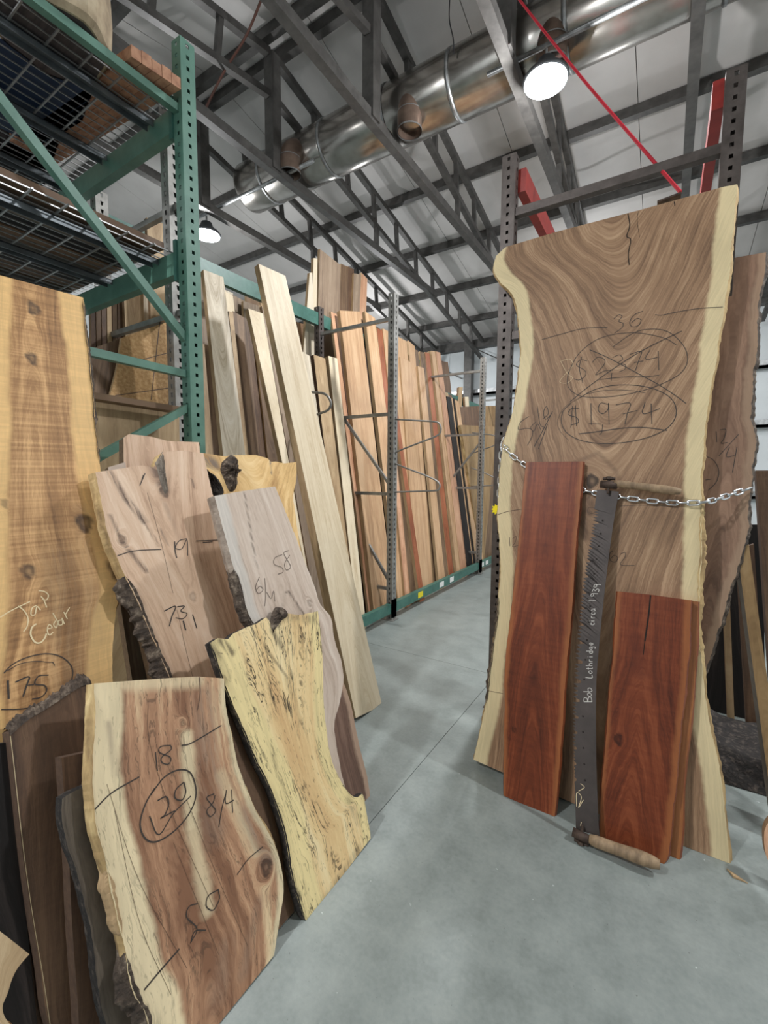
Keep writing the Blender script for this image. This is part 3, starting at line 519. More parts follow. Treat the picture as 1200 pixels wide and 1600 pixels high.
red3 = slab('finished_slab', 'tan-edged finished board tucked behind the short red slab', 'wood slab', PY(1.985, .24),
  [(1010, 930), (1000, 1100), (990, 1320)], [(1091, 940), (1090, 1000), (1085, 1080), (1079, 1140), (1069, 1220), (1067, 1290), (1062, 1345)], [(1010, 930), (1091, 940)], [(990, 1318), (1062, 1350)], th=.035, mat='redtan', side='endred', res=.012, bulge=(0, .006))
# two-man crosscut saw
SW = tag(empty('crosscut_saw'), 'old two-handled crosscut saw with chalked date leaning on the tall slab', 'saw')
sf = Frame(PY(1.872, .3)); SW.matrix_world = sf.mat()
le = crom([sf.loc(*p) for p in [(936, 765), (931, 800), (925, 840), (918, 880), (911, 930), (906, 980), (901, 1040), (898, 1100), (898, 1150), (900, 1200), (902, 1250), (903, 1298)]], 200)
re = crom([sf.loc(*p) for p in [(967, 768), (958, 820), (950, 880), (943, 940), (937, 1000), (932, 1060), (931, 1120), (932, 1200), (935, 1280), (937, 1306)]], 200)
vs, N = [], 200; cyc = [0, .02, 0, .02, 0, .02, 0, .03, .03]
dep = np.array([cyc[i % 9] if 16 < i < 172 else 0 for i in range(N)])*np.clip(1-np.maximum(0, np.arange(N)-120)/60, .25, 1)
F1, B1, Ed = MB(), MB(), MB(); th = .003
for i in range(N): vs += [(le[i][0]+dep[i]-.008, 0, le[i][1]), (re[i][0], 0, re[i][1])]
vb = [(a, th, c) for a, _, c in vs]; n2 = len(vs); fs = [(2*i, 2*i+2, 2*i+3, 2*i+1) for i in range(N-1)]; fs += [tuple(j+n2 for j in f[::-1]) for f in fs]
fs += [(2*i, n2+2*i, n2+2*i+2, 2*i+2) for i in range(N-1)]+[(2*i+1, 2*i+3, n2+2*i+3, n2+2*i+1) for i in range(N-1)]+[(0, 1, n2+1, n2), (2*N-2, n2+2*N-2, n2+2*N-1, 2*N-1)]
bl = MB().add(vs+vb, fs).obj('blade', 'blade', SW)
m = MB(); loc = lambda x, y: sf.loc(x, y)
for i in range(24, 176, 9):      # gullet holes behind the teeth
    p = le[i]; m.tube([(p[0]+.034, -.0006, p[1]), (p[0]+.034, -.0012, p[1])], .004, 8)
m.obj('blade_holes', 'crack', SW)
def saw_handle(p, q, r, name):
    a, b = loc(*p), loc(*q); P = [np.array([a[0], -.02, a[1]]), np.array([b[0], -.028, b[1]])]; pts = [P[0]+(P[1]-P[0])*t for t in np.linspace(0, 1, 12)]
    MB().tube(pts, [r*.8, r, r*1.02, r*1.0, r*.98, r, r*1.06, r*1.12, r*1.14, r*1.1, r, r*.7], 14).obj('handle', 'handle', SW, True)
saw_handle((960, 757), (1064, 771), .017, 'top'); saw_handle((922, 1308), (1031, 1346), .022, 'bottom')
for c, s in (((950, 758), 1), ((908, 1302), -1)):
    a = loc(*c); br = MB().tube([(a[0]-.03, -.016, a[1]), (a[0]+.04, -.018, a[1]-.006)], .018, 10).obj('handle_bracket', 'rust', SW, True)
    MB().tube([(a[0]+.004, -.016, a[1]-.045), (a[0]+.004, -.016, a[1]+.035)], .006, 8).tube([(a[0]+.004, -.016, a[1]+s*.022), (a[0]+.004, -.016, a[1]+s*.034)], .016, 6).tube([(a[0]-.022, -.016, a[1]+s*.026), (a[0]+.03, -.016, a[1]+s*.026)], .007, 6).obj('wing_bolt', 'rust', SW)
GL = {'B': [[(0, 0), (0, 1)], [(0, 1), (.5, .95), (.45, .6), (0, .52), (.55, .4), (.55, .08), (0, 0)]], 'o': [[(.25, .5), (.02, .3), (.2, 0), (.48, .2), (.42, .48), (.25, .5)]], 'b': [[(0, 1), (.02, 0), (.4, .05), (.42, .38), (.05, .4)]], 'L': [[(.05, 1), (0, 0), (.5, .02)]],
      't': [[(.2, .9), (.18, .05), (.35, 0)], [(0, .6), (.42, .62)]], 'h': [[(0, 1), (0, 0)], [(0, .35), (.25, .5), (.38, .35), (.4, 0)]], 'r': [[(0, .5), (.02, 0)], [(.02, .3), (.2, .5), (.36, .46)]], 'i': [[(.1, .5), (.1, 0)], [(.1, .7), (.11, .76)]], 'd': [[(.4, 1), (.4, 0)], [(.4, .4), (.1, .48), (.02, .15), (.25, 0), (.4, .15)]],
      'g': [[(.42, .45), (.12, .5), (.02, .2), (.3, .1), (.42, .45), (.4, -.3), (.1, -.35)]], 'e': [[(.04, .25), (.42, .3), (.3, .52), (.05, .35), (.12, .04), (.42, .08)]], 'c': [[(.42, .42), (.15, .5), (.02, .2), (.2, 0), (.42, .08)]], 'a': [[(.4, .45), (.1, .5), (.02, .15), (.22, .02), (.38, .3), (.4, .48), (.46, 0)]], '1': [[(.1, 1), (.1, 0)]],
      '9': [[(.42, .9), (.1, .95), (.05, .6), (.35, .6), (.42, .95), (.4, 0)]], '3': [[(.05, .95), (.42, .85), (.15, .55), (.45, .35), (.3, 0), (.02, .05)]]}
def words(sd, text, p, q, hgt, mat='whitechalk', w=.003):
    p = np.array(p, float); q = np.array(q, float); d = (q-p)/len(text); up = np.array([-1., 0]) ; ln = []
    for i, c in enumerate(text):
        for s in GL.get(c, []): ln.append([tuple(p+d*(i+a*1.5)+up*b*hgt) for a, b in s])
    strokes(sd, ln, (850, 900, 3.333), w, mat, 'chalk_writing', .002)
SD = dict(fr=sf, o=SW)
words(SD, 'Bob', (250, 655), (246, 575), 42); words(SD, 'Lothridge', (250, 530), (256, 340), 34); words(SD, 'circa', (262, 255), (268, 165), 36); words(SD, '1939', (268, 130), (300, 36), 36)
strokes(SD, [[(170, 1200), (170, 1130), (195, 1150), (180, 1205), (205, 1165)], [(180, 1120), (210, 1100), (190, 1080)], [(190, 1300), (195, 1280)]], (850, 900, 3.333), .003, 'chalk', 'scratched_writing', .002)
# chain round the slabs
def chain(name, label, pts, n, par_up, rr=.0044, L_=.036):
    c = empty(name); P = resample(crom([np.array(p, float) for p in pts], 120), np.linspace(0, 1, n+1)); tag(c, label, 'chain'); me = None
    for i in range(n):
        a, b = P[i], P[i+1]; d = b-a; ln = np.linalg.norm(d); d /= ln
        if me is None:
            h, wv = ln*.62, ln*.27; me = MB().tube([(-h+wv, -wv, 0), (h-wv, -wv, 0), (h-.3*wv, -.7*wv, 0), (h, 0, 0), (h-.3*wv, .7*wv, 0), (h-wv, wv, 0), (-h+wv, wv, 0), (-h+.3*wv, .7*wv, 0), (-h, 0, 0), (-h+.3*wv, -.7*wv, 0)], rr, 8, closed=True).mesh('link', True); me.materials.append(MT['chain'])
        o = bpy.data.objects.new('link', me); COL.objects.link(o); o.parent = c
        up = np.array(par_up, float); s = np.cross(up, d); s /= np.linalg.norm(s); t = np.cross(d, s)
        if i % 2: s, t = t, -s
        m = Matrix.Identity(4)
        for k in range(3): m[k][0], m[k][1], m[k][2], m[k][3] = d[k], s[k], t[k], ((a+b)/2)[k]
        o.matrix_world = m
fm = lambda x, y, off=.014: hit(x, y, PY(2.07-off*1.02, .19)[0], PY(2.07, .19)[1])
chain('chain', 'shiny steel chain stretched across the tall slab behind the saw and planks',
      [atY(787, 684, 2.52), fm(790, 700, .012), fm(800, 712), fm(820, 726), fm(850, 742), fm(885, 757), fm(915, 767), fm(938, 772), fm(970, 777), fm(1000, 781), fm(1030, 784), fm(1060, 786), fm(1098, 785, .022), atY(1120, 780, 2.36), atY(1150, 770, 2.44), atY(1172, 763, 2.48)], 36, (0, -1, .2))
chain('chain', 'loose chain tail hanging down the rack post left of the tall slab', [atY(787, 688, 2.62), atY(783, 705, 2.6), atY(782, 730, 2.6), atY(780, 760, 2.6), atY(779, 785, 2.6)], 10, (0, -1, .2))
# yellow flower tag
p = atY(776, 796, 2.64); t = tag(empty('flower_tag', p), 'small yellow flower-shaped tag at the left edge of the tall slab', 'tag'); V = []
for i in range(20): r_ = .034 if i % 2 == 0 else .023; V.append((r_*math.cos(i*math.pi/10), 0, r_*math.sin(i*math.pi/10)))
V2 = [(a, .003, c) for a, b, c in V]; MB().add(V+V2, [tuple(range(20)), tuple(range(39, 19, -1))]+[(i, 20+i, 20+(i+1) % 20, (i+1) % 20) for i in range(20)]).obj('card', 'flower', t); MB().tube([(0, .004, .0), (0, .02, .012)], .004, 6).obj('pin', 'rust', t)
# red strap from the roof to the slab top
q = hit(1063, 300, *PY(2.1, .19)); st_ = tag(MB().tube(crom([atZ(806, -14, 4.95), atZ(812, 0, 4.9)*.5+atZ(812, 0, 4.9)*.5, q*.5+atZ(812, 0, 4.9)*.5-np.array([0, 0, .02]), q], 24), .008, 6).obj('strap', 'red_strap'), 'red tie-down strap running from the roof to the tall slab top', 'strap')
MB().bar(hit(1027, 319, *PY(2.1, .19)), hit(1064, 305, *PY(2.1, .19)), .05, .008).obj('hook_plate', 'rust', st_)
bark(main, 0, .7, .9, .014, .006, 'bark', seed=21); bark(main, 1, .5, .72, .012, .008, 'barksap', seed=22)
# far right boards behind the slab
board('brown beam leaning at the right edge with grey left side', (1152, 862), (1170, 850), (1218, 1200), (1200, 1216), PY(2.3, .16), .12, 'olive', 'weather', name='leaning_beam', cat='beam')
board('dark rough board at the far right edge behind the beam', (1181, 735), (1225, 735), (1240, 1060), (1203, 1060), PY(2.62, .14), .06, 'darkw', 'enddark', name='rough_board')
board('short pale board standing in the dark behind the thick slab', (1128, 900), (1139, 900), (1147, 1106), (1136, 1110), PY(3.3, .05), .03, 'tan', 'end', name='short_board')
slab('plank_end', 'reddish plank tip poking in at the lower right edge', 'wood slab', PY(2.0, .2), [(1202, 1283), (1195, 1296), (1194, 1316), (1198, 1340), (1212, 1368)], [(1238, 1270), (1244, 1300), (1250, 1340), (1256, 1380)], None, None, .04, 'pinkb', 'end', res=.02)
board('broad black slab added to darken the gap behind the thick slab', (1090, 820), (1192, 820), (1196, 1100), (1090, 1100), PY(3.42, .04), .05, 'black', 'barkdark', name='dark_filler_slab')  # added slab, its black colour keeps the gap dark
board('dark brown board added to darken the gap beside the leaning beam', (1150, 860), (1178, 850), (1196, 1120), (1166, 1130), PY(3.2, .05), .04, 'darkw', 'enddark', name='dark_board')  # also added, covers the lit floor in the dark gap
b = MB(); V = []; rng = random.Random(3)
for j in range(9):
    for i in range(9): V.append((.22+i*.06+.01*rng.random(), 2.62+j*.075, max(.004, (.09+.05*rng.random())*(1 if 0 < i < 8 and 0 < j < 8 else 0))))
tag(b.add(V, [(j*9+i, j*9+i+1, j*9+i+10, j*9+i+9) for j in range(8) for i in range(8)]).obj('dark_filler_sheet', 'barkdark', smooth=True), 'crumpled black sheet added to darken the floor behind the tall slab foot', 'dark filler')  # added sheet, black colour stands in for darkness on the floor
tag(MB().tube(crom([atZ(1138, 1192, .012), atZ(1155, 1190, .012), atZ(1168, 1182, .012), atZ(1186, 1180, .012)], 14), .01, 8).obj('hose', 'red_strap', smooth=True), 'short dark red hose end on the floor beside the black filler sheet', 'hose')
p = atZ(1152, 1371, 0); tag(MB().add([p+np.array(a) for a in ((-.03, .02, .001), (.03, -.012, .001), (-.012, -.012, .001), (-.03, .02, .006), (.03, -.012, .004), (-.012, -.012, .009))], [(0, 2, 1), (3, 4, 5), (0, 1, 4, 3), (1, 2, 5, 4), (2, 0, 3, 5)]).obj('wood_chip', 'endpale'), 'tiny wood chip on the floor beside the tall slab foot', 'wood chip')
#LEFT
# ------------------------------------------------------------------ left: slabs leaning on the green rack
cedar = slab('cedar_slab', 'big knotty cedar slab marked 175 in a circle, leftmost against the green rack', 'wood slab', PX(-1.33, .3),
  [(-28, 421), (-32, 700), (-40, 1000), (-48, 1150)], [(130, 465), (140, 560), (148, 640), (156, 720), (166, 790), (182, 850), (193, 905), (192, 925), (181, 950), (176, 990), (175, 1060), (178, 1150), (184, 1250)], [(-28, 421), (0, 430), (130, 465)],
  th=.06, mat='cedar', side='barksap', res=.008, sap=(.075, .08), live=(0, .003), bulge=(0, .012), cath=[(.1, .04, .015)], pith=.42,
  knots=[(52, 482, .022, .85), (50, 560, .018, .85), (132, 817, .028, .85), (44, 893, .02, .8), (183, 888, .034, .75), (6, 787, .012, .5)], stains=[(95, 870, 110, 1080, .05, .35), (130, 800, 150, 1000, .03, .3)])
bark(cedar, 1, 0, .3, .012, .006, 'bark', seed=4)
K = (0, 900, 5.333)
strokes(cedar, [([(65, 870), (72, 1025)], .007), ([(125, 885), (240, 840), (218, 920), (192, 1005)], .006), [(215, 910), (282, 905)], ([(405, 825), (320, 835), (290, 900), (370, 912), (386, 960), (340, 1010), (265, 1026)], .005), ([(30, 810), (100, 740), (220, 680), (370, 648), (490, 665), (570, 720), (605, 790), (592, 880), (555, 955)], .0045), ([(60, 790), (160, 735), (280, 712), (400, 718), (440, 722), (455, 748)], .003), [(10, 1112), (150, 1110), (300, 1092)]], K, .0045)
strokes(cedar, [[(0, 345), (90, 290), (250, 212)], [(150, 250), (200, 290), (232, 350), (225, 420), (195, 465)], [(302, 245), (265, 270), (258, 322), (290, 320), (306, 255), (336, 285)], [(340, 170), (362, 195), (388, 262)], [(320, 122), (370, 130), (402, 160), (385, 200), (350, 190)],
 ([(302, 398), (265, 430), (255, 490), (290, 550), (335, 555), (370, 520), (386, 480)], .006), [(388, 442), (432, 430), (408, 405), (392, 450), (410, 492), (442, 468)], [(440, 310), (490, 400)], [(462, 372), (446, 405), (468, 432), (480, 390)], [(515, 365), (486, 375), (490, 408), (520, 400), (515, 350), (535, 400)], [(530, 300), (560, 358)], [(542, 325), (578, 262)]], K, .0042, 'chalk', 'chalk_writing')
gb = board('weathered grey board in the dark gap right of the cedar slab', (172, 842), (222, 835), (262, 1110), (214, 1110), PX(-1.45, .3), .035, 'weather', 'end', name='weathered_board')
p1 = slab('maple_board', 'pinkish board rising behind the split maple slab, rounded corner', 'wood slab', PX(-1.4, .33), [(193, 684), (194, 740), (200, 860)], [(266, 690), (282, 760), (300, 860)], [(193, 684), (201, 678), (235, 682), (266, 690)], None, .04, 'maple', 'end', res=.02)
p2 = slab('maple_board', 'small pale board top beside the green rack post', 'wood slab', PX(-1.44, .33), [(262, 689), (270, 740), (290, 860)], [(311, 691), (316, 740), (330, 860)], None, None, .04, 'maple', 'end', res=.02)
p3 = slab('maple_board', 'low pale board top peeking left of the rounded pink board', 'wood slab', PX(-1.38, .33), [(169, 730), (176, 800), (190, 860)], [(196, 722), (204, 800), (216, 860)], None, None, .03, 'greymaple', 'end', res=.02)
burl = slab('burl_slab', 'yellow burl slab with black bark pockets along its top', 'wood slab', PX(-1.3, .33),
  [(302, 712), (304, 728), (318, 740), (330, 752), (340, 775), (352, 850), (375, 960)], [(463, 722), (463, 745), (458, 775), (461, 800), (468, 850), (480, 900), (496, 965)], [(302, 712), (318, 708), (350, 713), (372, 711), (400, 711), (418, 716), (424, 722), (430, 721), (444, 724), (463, 722)],
  th=.06, mat='burl', side='barksap', res=.008, live=(.004, .003), cath=[(.15, -.5, .05)], bulge=(.01, .008), stains=[(305, 715, 335, 725, .035, .9), (422, 716, 424, 740, .006, 1)])
patch(burl, [(346, 722), (360, 711), (370, 716), (372, 732), (378, 735), (371, 742), (368, 765), (358, 768), (349, 748), (344, 735)], 'bark_pocket', 'bark', .022, lump=.01, seed=3)
patch(burl, [(301, 712), (312, 722), (322, 736), (334, 742), (346, 757), (350, 772), (336, 776), (324, 758), (308, 742), (300, 728)], 'bark_pocket', 'barkdark', .03, seed=5)
m79 = slab('maple_slab', 'wide pinkish maple slab marked 73 with split top and bark edge', 'wood slab', PX(-1.2, .33),
  [(149, 738), (160, 790), (172, 840), (186, 880), (206, 920), (224, 960), (241, 1000), (256, 1040), (267, 1064), (285, 1130)], [(318, 708), (332, 770), (350, 850), (372, 920), (392, 985), (410, 1060), (430, 1130)], [(149, 738), (190, 732), (222, 727), (240, 730), (247, 722), (254, 706), (285, 704), (318, 708)],
  th=.06, mat='maple', side='barksap', res=.008, live=(.003, .003), cath=[(.3, -.16, .05)], bulge=(.01, .012), knots=[(257, 768, .02, .8), (190, 842, .016, .6), (301, 932, .016, .35)],
  stains=[(172, 738, 196, 778, .011, 1), (196, 778, 226, 815, .012, 1), (226, 815, 248, 852, .005, .9), (172, 805, 190, 845, .006, .8), (190, 845, 228, 892, .009, .9), (240, 725, 256, 765, .022, .9), (252, 828, 262, 850, .006, .8), (300, 750, 304, 762, .006, .8), (255, 780, 280, 840, .012, .35)])
patch(m79, [(242, 724), (249, 714), (255, 706), (258, 730), (261, 752), (263, 768), (258, 775), (250, 755)], 'bark_pocket', 'weather2', .004, .0, .003, seed=14); bark(m79, 0, .24, .7, .03, .012, 'bark', seed=2); bark(m79, 1, .2, .6, .012, .006, 'barkdark', seed=8)
K = (130, 660, 3)
strokes(m79, [[(290, 238), (265, 296)], [(282, 246), (272, 280)], [(160, 625), (240, 602), (365, 595)], ([(428, 558), (430, 600), (438, 636)], .006), [(485, 545), (450, 555), (432, 588), (462, 592), (486, 550), (490, 625)], [(528, 556), (645, 551)], [(560, 563), (606, 560)], ([(378, 885), (432, 862), (415, 910), (403, 956)], .006), ([(440, 864), (474, 862), (456, 885), (486, 896), (468, 920), (432, 916)], .005), ([(468, 930), (480, 975)], .008), ([(512, 900), (532, 966)], .006)], K, .0045)
strokes(m79, [[(300, 330), (340, 470), (375, 605), (420, 800)], [(440, 880), (480, 1060), (512, 1190)]], K, .0016, 'brownink', 'check_crack', .0008)
walnut = slab('walnut_slab', 'purplish walnut slab with light edge standing behind the yellow spalted slab', 'wood slab', PX(-1.09, .33),
  [(440, 960), (470, 1100), (500, 1230)], [(503, 985), (530, 1048), (548, 1100), (556, 1140), (568, 1192), (575, 1222), (578, 1248), (576, 1257)], None, None, .05, 'walnut', 'bark', res=.01, live=(0, .003), sap=(0, .035), bulge=(0, .008))
g58 = slab('grey_maple_slab', 'grey-white slab marked 58 and 6/4 with wavy right edge', 'wood slab', PX(-1.03, .33),
  [(335, 775), (350, 830), (362, 872), (372, 905), (385, 960), (398, 985), (410, 1040), (440, 1160)], [(430, 760), (446, 800), (461, 840), (479, 885), (491, 915), (501, 945), (516, 965), (523, 1000), (534, 1035), (537, 1064), (530, 1100), (524, 1150)], [(335, 775), (380, 767), (430, 760)],
  th=.05, mat='greymaple', side='greyedge', res=.008, live=(.003, .004), sap=(.05, 0), cath=[(.5, .12, .05)], bulge=(.008, .012), knots=[(484, 942, .014, .5)], stains=[(382, 770, 398, 870, .004, .8), (398, 870, 410, 920, .003, .6), (445, 925, 452, 925, .004, 1), (452, 925, 484, 975, .005, 1), (445, 925, 440, 960, .005, 1)])
bark(g58, 0, .2, .5, .014, .006, 'bark', seed=6)
strokes(g58, [[(932, 620), (898, 635), (895, 665), (930, 680), (936, 702), (912, 712)], [(965, 600), (940, 612), (958, 648), (972, 678), (952, 692), (944, 662), (968, 622)], [(825, 725), (808, 770), (820, 802), (842, 785), (828, 768), (812, 785)], [(850, 730), (855, 800), (850, 862)], [(858, 795), (880, 825), (892, 790), (898, 840)]], K, .0042, 'pencil')
small = slab('shadowed_slab', 'shadowed brown slab wedged between the front slab and the yellow slab', 'wood slab', PX(-1.0, .36), [(335, 1075), (350, 1150), (380, 1300)], [(374, 1100), (396, 1160), (421, 1230), (441, 1300), (452, 1345), (456, 1378)], [(335, 1075), (355, 1085), (374, 1100)], None, .045, 'darkw', 'enddark', res=.015, bulge=(0, .006))
yel = slab('spalted_slab', 'yellow spalted slab with black veins and notched foot, closest to the aisle', 'wood slab', PX(-.945, .38),
  [(328, 1005), (340, 1040), (351, 1075), (371, 1120), (400, 1188), (425, 1243), (446, 1310), (456, 1370), (470, 1420), (480, 1443)], [(497, 955), (502, 1000), (505, 1060), (506, 1110), (510, 1150), (517, 1185), (529, 1214), (545, 1238), (557, 1246), (567, 1241), (571, 1262), (578, 1297), (579, 1310)],
  [(328, 1005), (340, 997), (356, 999), (364, 990), (385, 980), (402, 974), (416, 964), (424, 974), (427, 990), (433, 972), (440, 957), (468, 961), (497, 955)], [(480, 1443), (579, 1310)],
  th=.03, mat='spalted', side='barkdark', res=.007, live=(.002, .003), sap=(.09, .05), cath=[(.45, -.12, .04)], bulge=(.006, .008), knots=[(471, 1067, .008, .7)],
  stains=[(330, 1008, 352, 1060, .02, 1), (345, 1000, 362, 1020, .014, .9), (425, 985, 440, 1010, .012, .8), (440, 962, 490, 968, .02, .55), (395, 985, 450, 1060, .006, .7), (425, 1170, 432, 1200, .008, .9), (545, 1250, 560, 1280, .02, .5), (500, 1420, 560, 1330, .02, .45), (448, 1060, 470, 1130, .012, .35)])
bark(yel, 0, .0, .98, .0015, .004, 'barkdark', seed=12)
patch(yel, [(425, 958), (432, 948), (446, 952), (450, 962), (440, 970), (428, 985), (422, 975)], 'bark_pocket', 'bark', .015, seed=9)
nb = slab('live_edge_nub', None, None, PX(-.95, .38), [(516, 1068), (508, 1080), (503, 1092), (504, 1108)], [(518, 1069), (516, 1084), (510, 1100), (507, 1116)], None, [(504, 1108), (507, 1116)], .025, 'spalted', 'endpale', res=.005, parent=None)['o']
nb.parent = yel['o']; nb.matrix_world = nb.matrix_world.copy(); nb.matrix_parent_inverse = yel['fr'].mat().inverted()
dk1 = slab('dark_slab', 'dark brown slab with ragged bark along its slanted top, in front of the cedar', 'wood slab', PX(-1.2, .33), [(14, 1146), (20, 1200), (30, 1290), (40, 1370), (52, 1450), (64, 1520), (76, 1600)], [(143, 1070), (152, 1120), (170, 1300), (196, 1600)], [(14, 1146), (42, 1122), (75, 1102), (108, 1080), (130, 1068), (143, 1070)], None, .055, 'darkw', 'enddark', res=.012, cath=[(.2, .1, .04)])
strokes(dk1, [[(16, 1150), (22, 1200), (32, 1290), (42, 1370), (54, 1450), (66, 1520), (78, 1600)]], (0, 0, 1), .0016, 'chalk', 'worn_edge')
t_ = [dk1['fr'].loc(*p) for p in [(14, 1146), (42, 1122), (75, 1102), (108, 1080), (130, 1068), (143, 1070)]]; rng = random.Random(4); V = []; c_ = crom(t_, 60)
for i, q in enumerate(c_):
    h = .012+.012*rng.random()+(.014 if i > 46 else 0)
    V += [(q[0], -.004-.004*rng.random(), q[1]-.006), (q[0], .004*rng.random(), q[1]+h*.6), (q[0], .03, q[1]+h), (q[0], .055, q[1]+h*.6*rng.random())]
MB().add(V, [(4*i+k, 4*i+4+k, 4*i+5+k, 4*i+1+k) for i in range(59) for k in range(3)]).obj('bark', 'bark', dk1['o'])
dk2 = slab('dark_slab', 'square-topped brown board, second of the dark boards behind the streaked front slab', 'wood slab', PX(-1.13, .33), [(96, 1184), (100, 1240), (107, 1330), (113, 1450), (121, 1560), (128, 1650)], [(160, 1170), (175, 1300), (210, 1600)], [(96, 1184), (160, 1170)], None, .045, 'darkw', 'enddark', res=.015)
dk3 = slab('dark_slab', 'grey weathered slab tucked against the left edge of the streaked front slab', 'wood slab', PX(-1.03, .34), [(97, 1248), (97, 1275), (106, 1320), (122, 1370), (136, 1430), (150, 1520), (165, 1600)], [(150, 1222), (180, 1400), (225, 1600)], [(97, 1248), (112, 1238), (150, 1222)], None, .04, 'weather', 'barkdark', res=.012, live=(.003, 0))
dk0 = board('brown board at lower left between the dark slab and the corner piece', (24, 1402), (70, 1385), (96, 1640), (-10, 1640), PX(-1.27, .3), .03, 'darkw', 'enddark', name='dark_board')
board('black board standing in for shade in the lower left corner behind the dark brown slab', (-40, 1166), (13, 1160), (62, 1640), (-70, 1640), PX(-1.25, .31), .03, 'black', 'barkdark', name='dark_board')  # black board added where the corner is only in shadow
cor = slab('corner_slab', 'pale brown pointed slab corner at the lower left picture edge', 'wood slab', PX(-.9, .3), [(-420, 1330), (-430, 1500), (-430, 1700)], [(46, 1491), (36, 1502), (26, 1515), (18, 1532), (12, 1552), (4, 1572), (8, 1590), (24, 1612), (30, 1640)], [(-420, 1330), (-200, 1380), (-60, 1425), (0, 1455), (46, 1491)], None, .04, 'tan', 'endpale', res=.012)
s20 = slab('streaked_slab', 'front slab marked 20 in an oval, reddish heart streaks and cream edge', 'wood slab', PX(-.95, .36),
  [(147, 1068), (143, 1150), (144, 1230), (149, 1290), (160, 1335), (168, 1380), (184, 1440), (197, 1490), (207, 1540), (226, 1578), (242, 1640), (258, 1705)], [(350, 1060), (353, 1100), (362, 1150), (373, 1200), (395, 1255), (417, 1295), (433, 1328), (441, 1362), (443, 1395), (437, 1440), (428, 1493)],
  [(147, 1068), (200, 1064), (270, 1059), (310, 1057), (350, 1060)], [(258, 1705), (428, 1493)], th=.05, mat='s20', side='barksap', res=.007, live=(.003, .002), sap=(.075, .02), cath=[(.7, .1, .04)], pith=.38, bulge=(.004, .014), creams=[(292, 1150, 300, 1290, .022, .9), (300, 1290, 325, 1420, .02, .7), (150, 1070, 310, 1064, .022, .7), (345, 1210, 400, 1330, .016, .5)],
  knots=[(416, 1355, .022, .85), (286, 1130, .01, .5)], stains=[(320, 1090, 335, 1300, .04, .55), (385, 1270, 420, 1340, .035, .7), (312, 1060, 310, 1105, .006, 1), (170, 1130, 180, 1210, .008, .6), (405, 1410, 380, 1520, .02, .4), (355, 1480, 340, 1560, .03, .35)])
bark(s20, 0, .46, .62, .012, .012, 'endpale', 'peeling_bark', 3); bark(s20, 0, .66, .93, .022, .012, 'bark', seed=5); bark(s20, 0, .02, .46, .005, .002, 'barksap', seed=15)
K = (0, 1000, 2.4)
strokes(s20, [[(583, 420), (586, 455), (590, 492)], [(640, 395), (602, 400), (598, 422), (638, 440), (632, 465), (608, 460), (606, 440), (640, 412), (640, 396)], ([(680, 395), (720, 385), (830, 320)], .005), ([(355, 635), (420, 572), (522, 513)], .005), ([(580, 555), (545, 615), (525, 690), (545, 745), (590, 755), (660, 710), (715, 640), (735, 570), (715, 500), (670, 487), (615, 515), (565, 580)], .0055),
 ([(590, 602), (622, 588), (632, 615), (618, 655), (602, 668), (655, 640)], .005), ([(690, 532), (660, 560), (656, 592), (682, 600), (696, 570), (690, 535)], .005), ([(715, 585), (650, 650), (595, 730), (560, 660)], .0045), [(802, 577), (775, 590), (790, 615), (808, 640), (788, 662), (775, 640), (798, 610), (806, 582)], [(845, 578), (830, 640), (820, 702)], [(848, 562), (846, 612), (876, 600)], [(868, 560), (872, 648)],
 [(985, 775), (930, 822), (888, 880)], [(820, 935), (780, 960), (774, 1000), (800, 1012), (822, 970), (818, 938)], [(740, 988), (708, 1000), (700, 1040), (738, 1082), (714, 1136)], [(714, 1136), (730, 1092), (772, 1088)], ([(672, 1158), (600, 1240), (540, 1312)], .006)], K, .0042)
strokes(s20, [([(747, 140), (750, 200), (740, 262)], .003), [(555, 230), (560, 380), (640, 640), (800, 1000)], [(400, 540), (520, 900), (700, 1230)], [(700, 600), (820, 900), (930, 1150)], [(650, 760), (820, 1180)], [(430, 640), (520, 1050), (640, 1330)]], K, .0012, 'brownink', 'check_crack')
# ------------------------------------------------------------------ planks standing before and inside the lumber rack
tall = slab('tall_plank', 'tallest pale plank leaning across the lumber rack, foot on the aisle floor', 'plank', PX(-1.5, .31), [(404, 412), (556, 1122)], [(446, 431), (597, 1102)], [(404, 412), (446, 431)], [(556, 1122), (597, 1102)], .045, 'white', 'endpale', res=.012, curve=False, cath=[(.6, .1, .03)], stains=[(425, 470, 440, 560, .02, .0)])
P = lambda o=0, k=.24: PX(-2.42-o, k)
G1 = 'boards in the near bay of the lumber rack'; G2 = 'boards in the middle bay of the lumber rack'
board('tan plank directly behind the tallest pale plank', (424, 500), (441, 520), (553, 1085), (526, 1000), PX(-1.56, .31), .05, 'brownb', 'endpale', group=G1)
board('white oak plank with dark grain arcs, first pale plank right of the green post', (318, 421), (349, 433), (413, 950), (374, 950), PX(-1.95, .3), .035, 'white2', 'endpale', group=G1, res=.015)
board('pale narrow plank with yellow stain, between the oak plank and the tallest plank', (388, 482), (411, 490), (463, 790), (456, 790), PX(-2.0, .3), .04, 'white', 'endpale', group=G1)
board('grey-brown board close behind the left edge of the tallest plank', (409, 478), (428, 500), (505, 880), (463, 780), PX(-2.08, .3), .03, 'purple', 'end', group=G1)
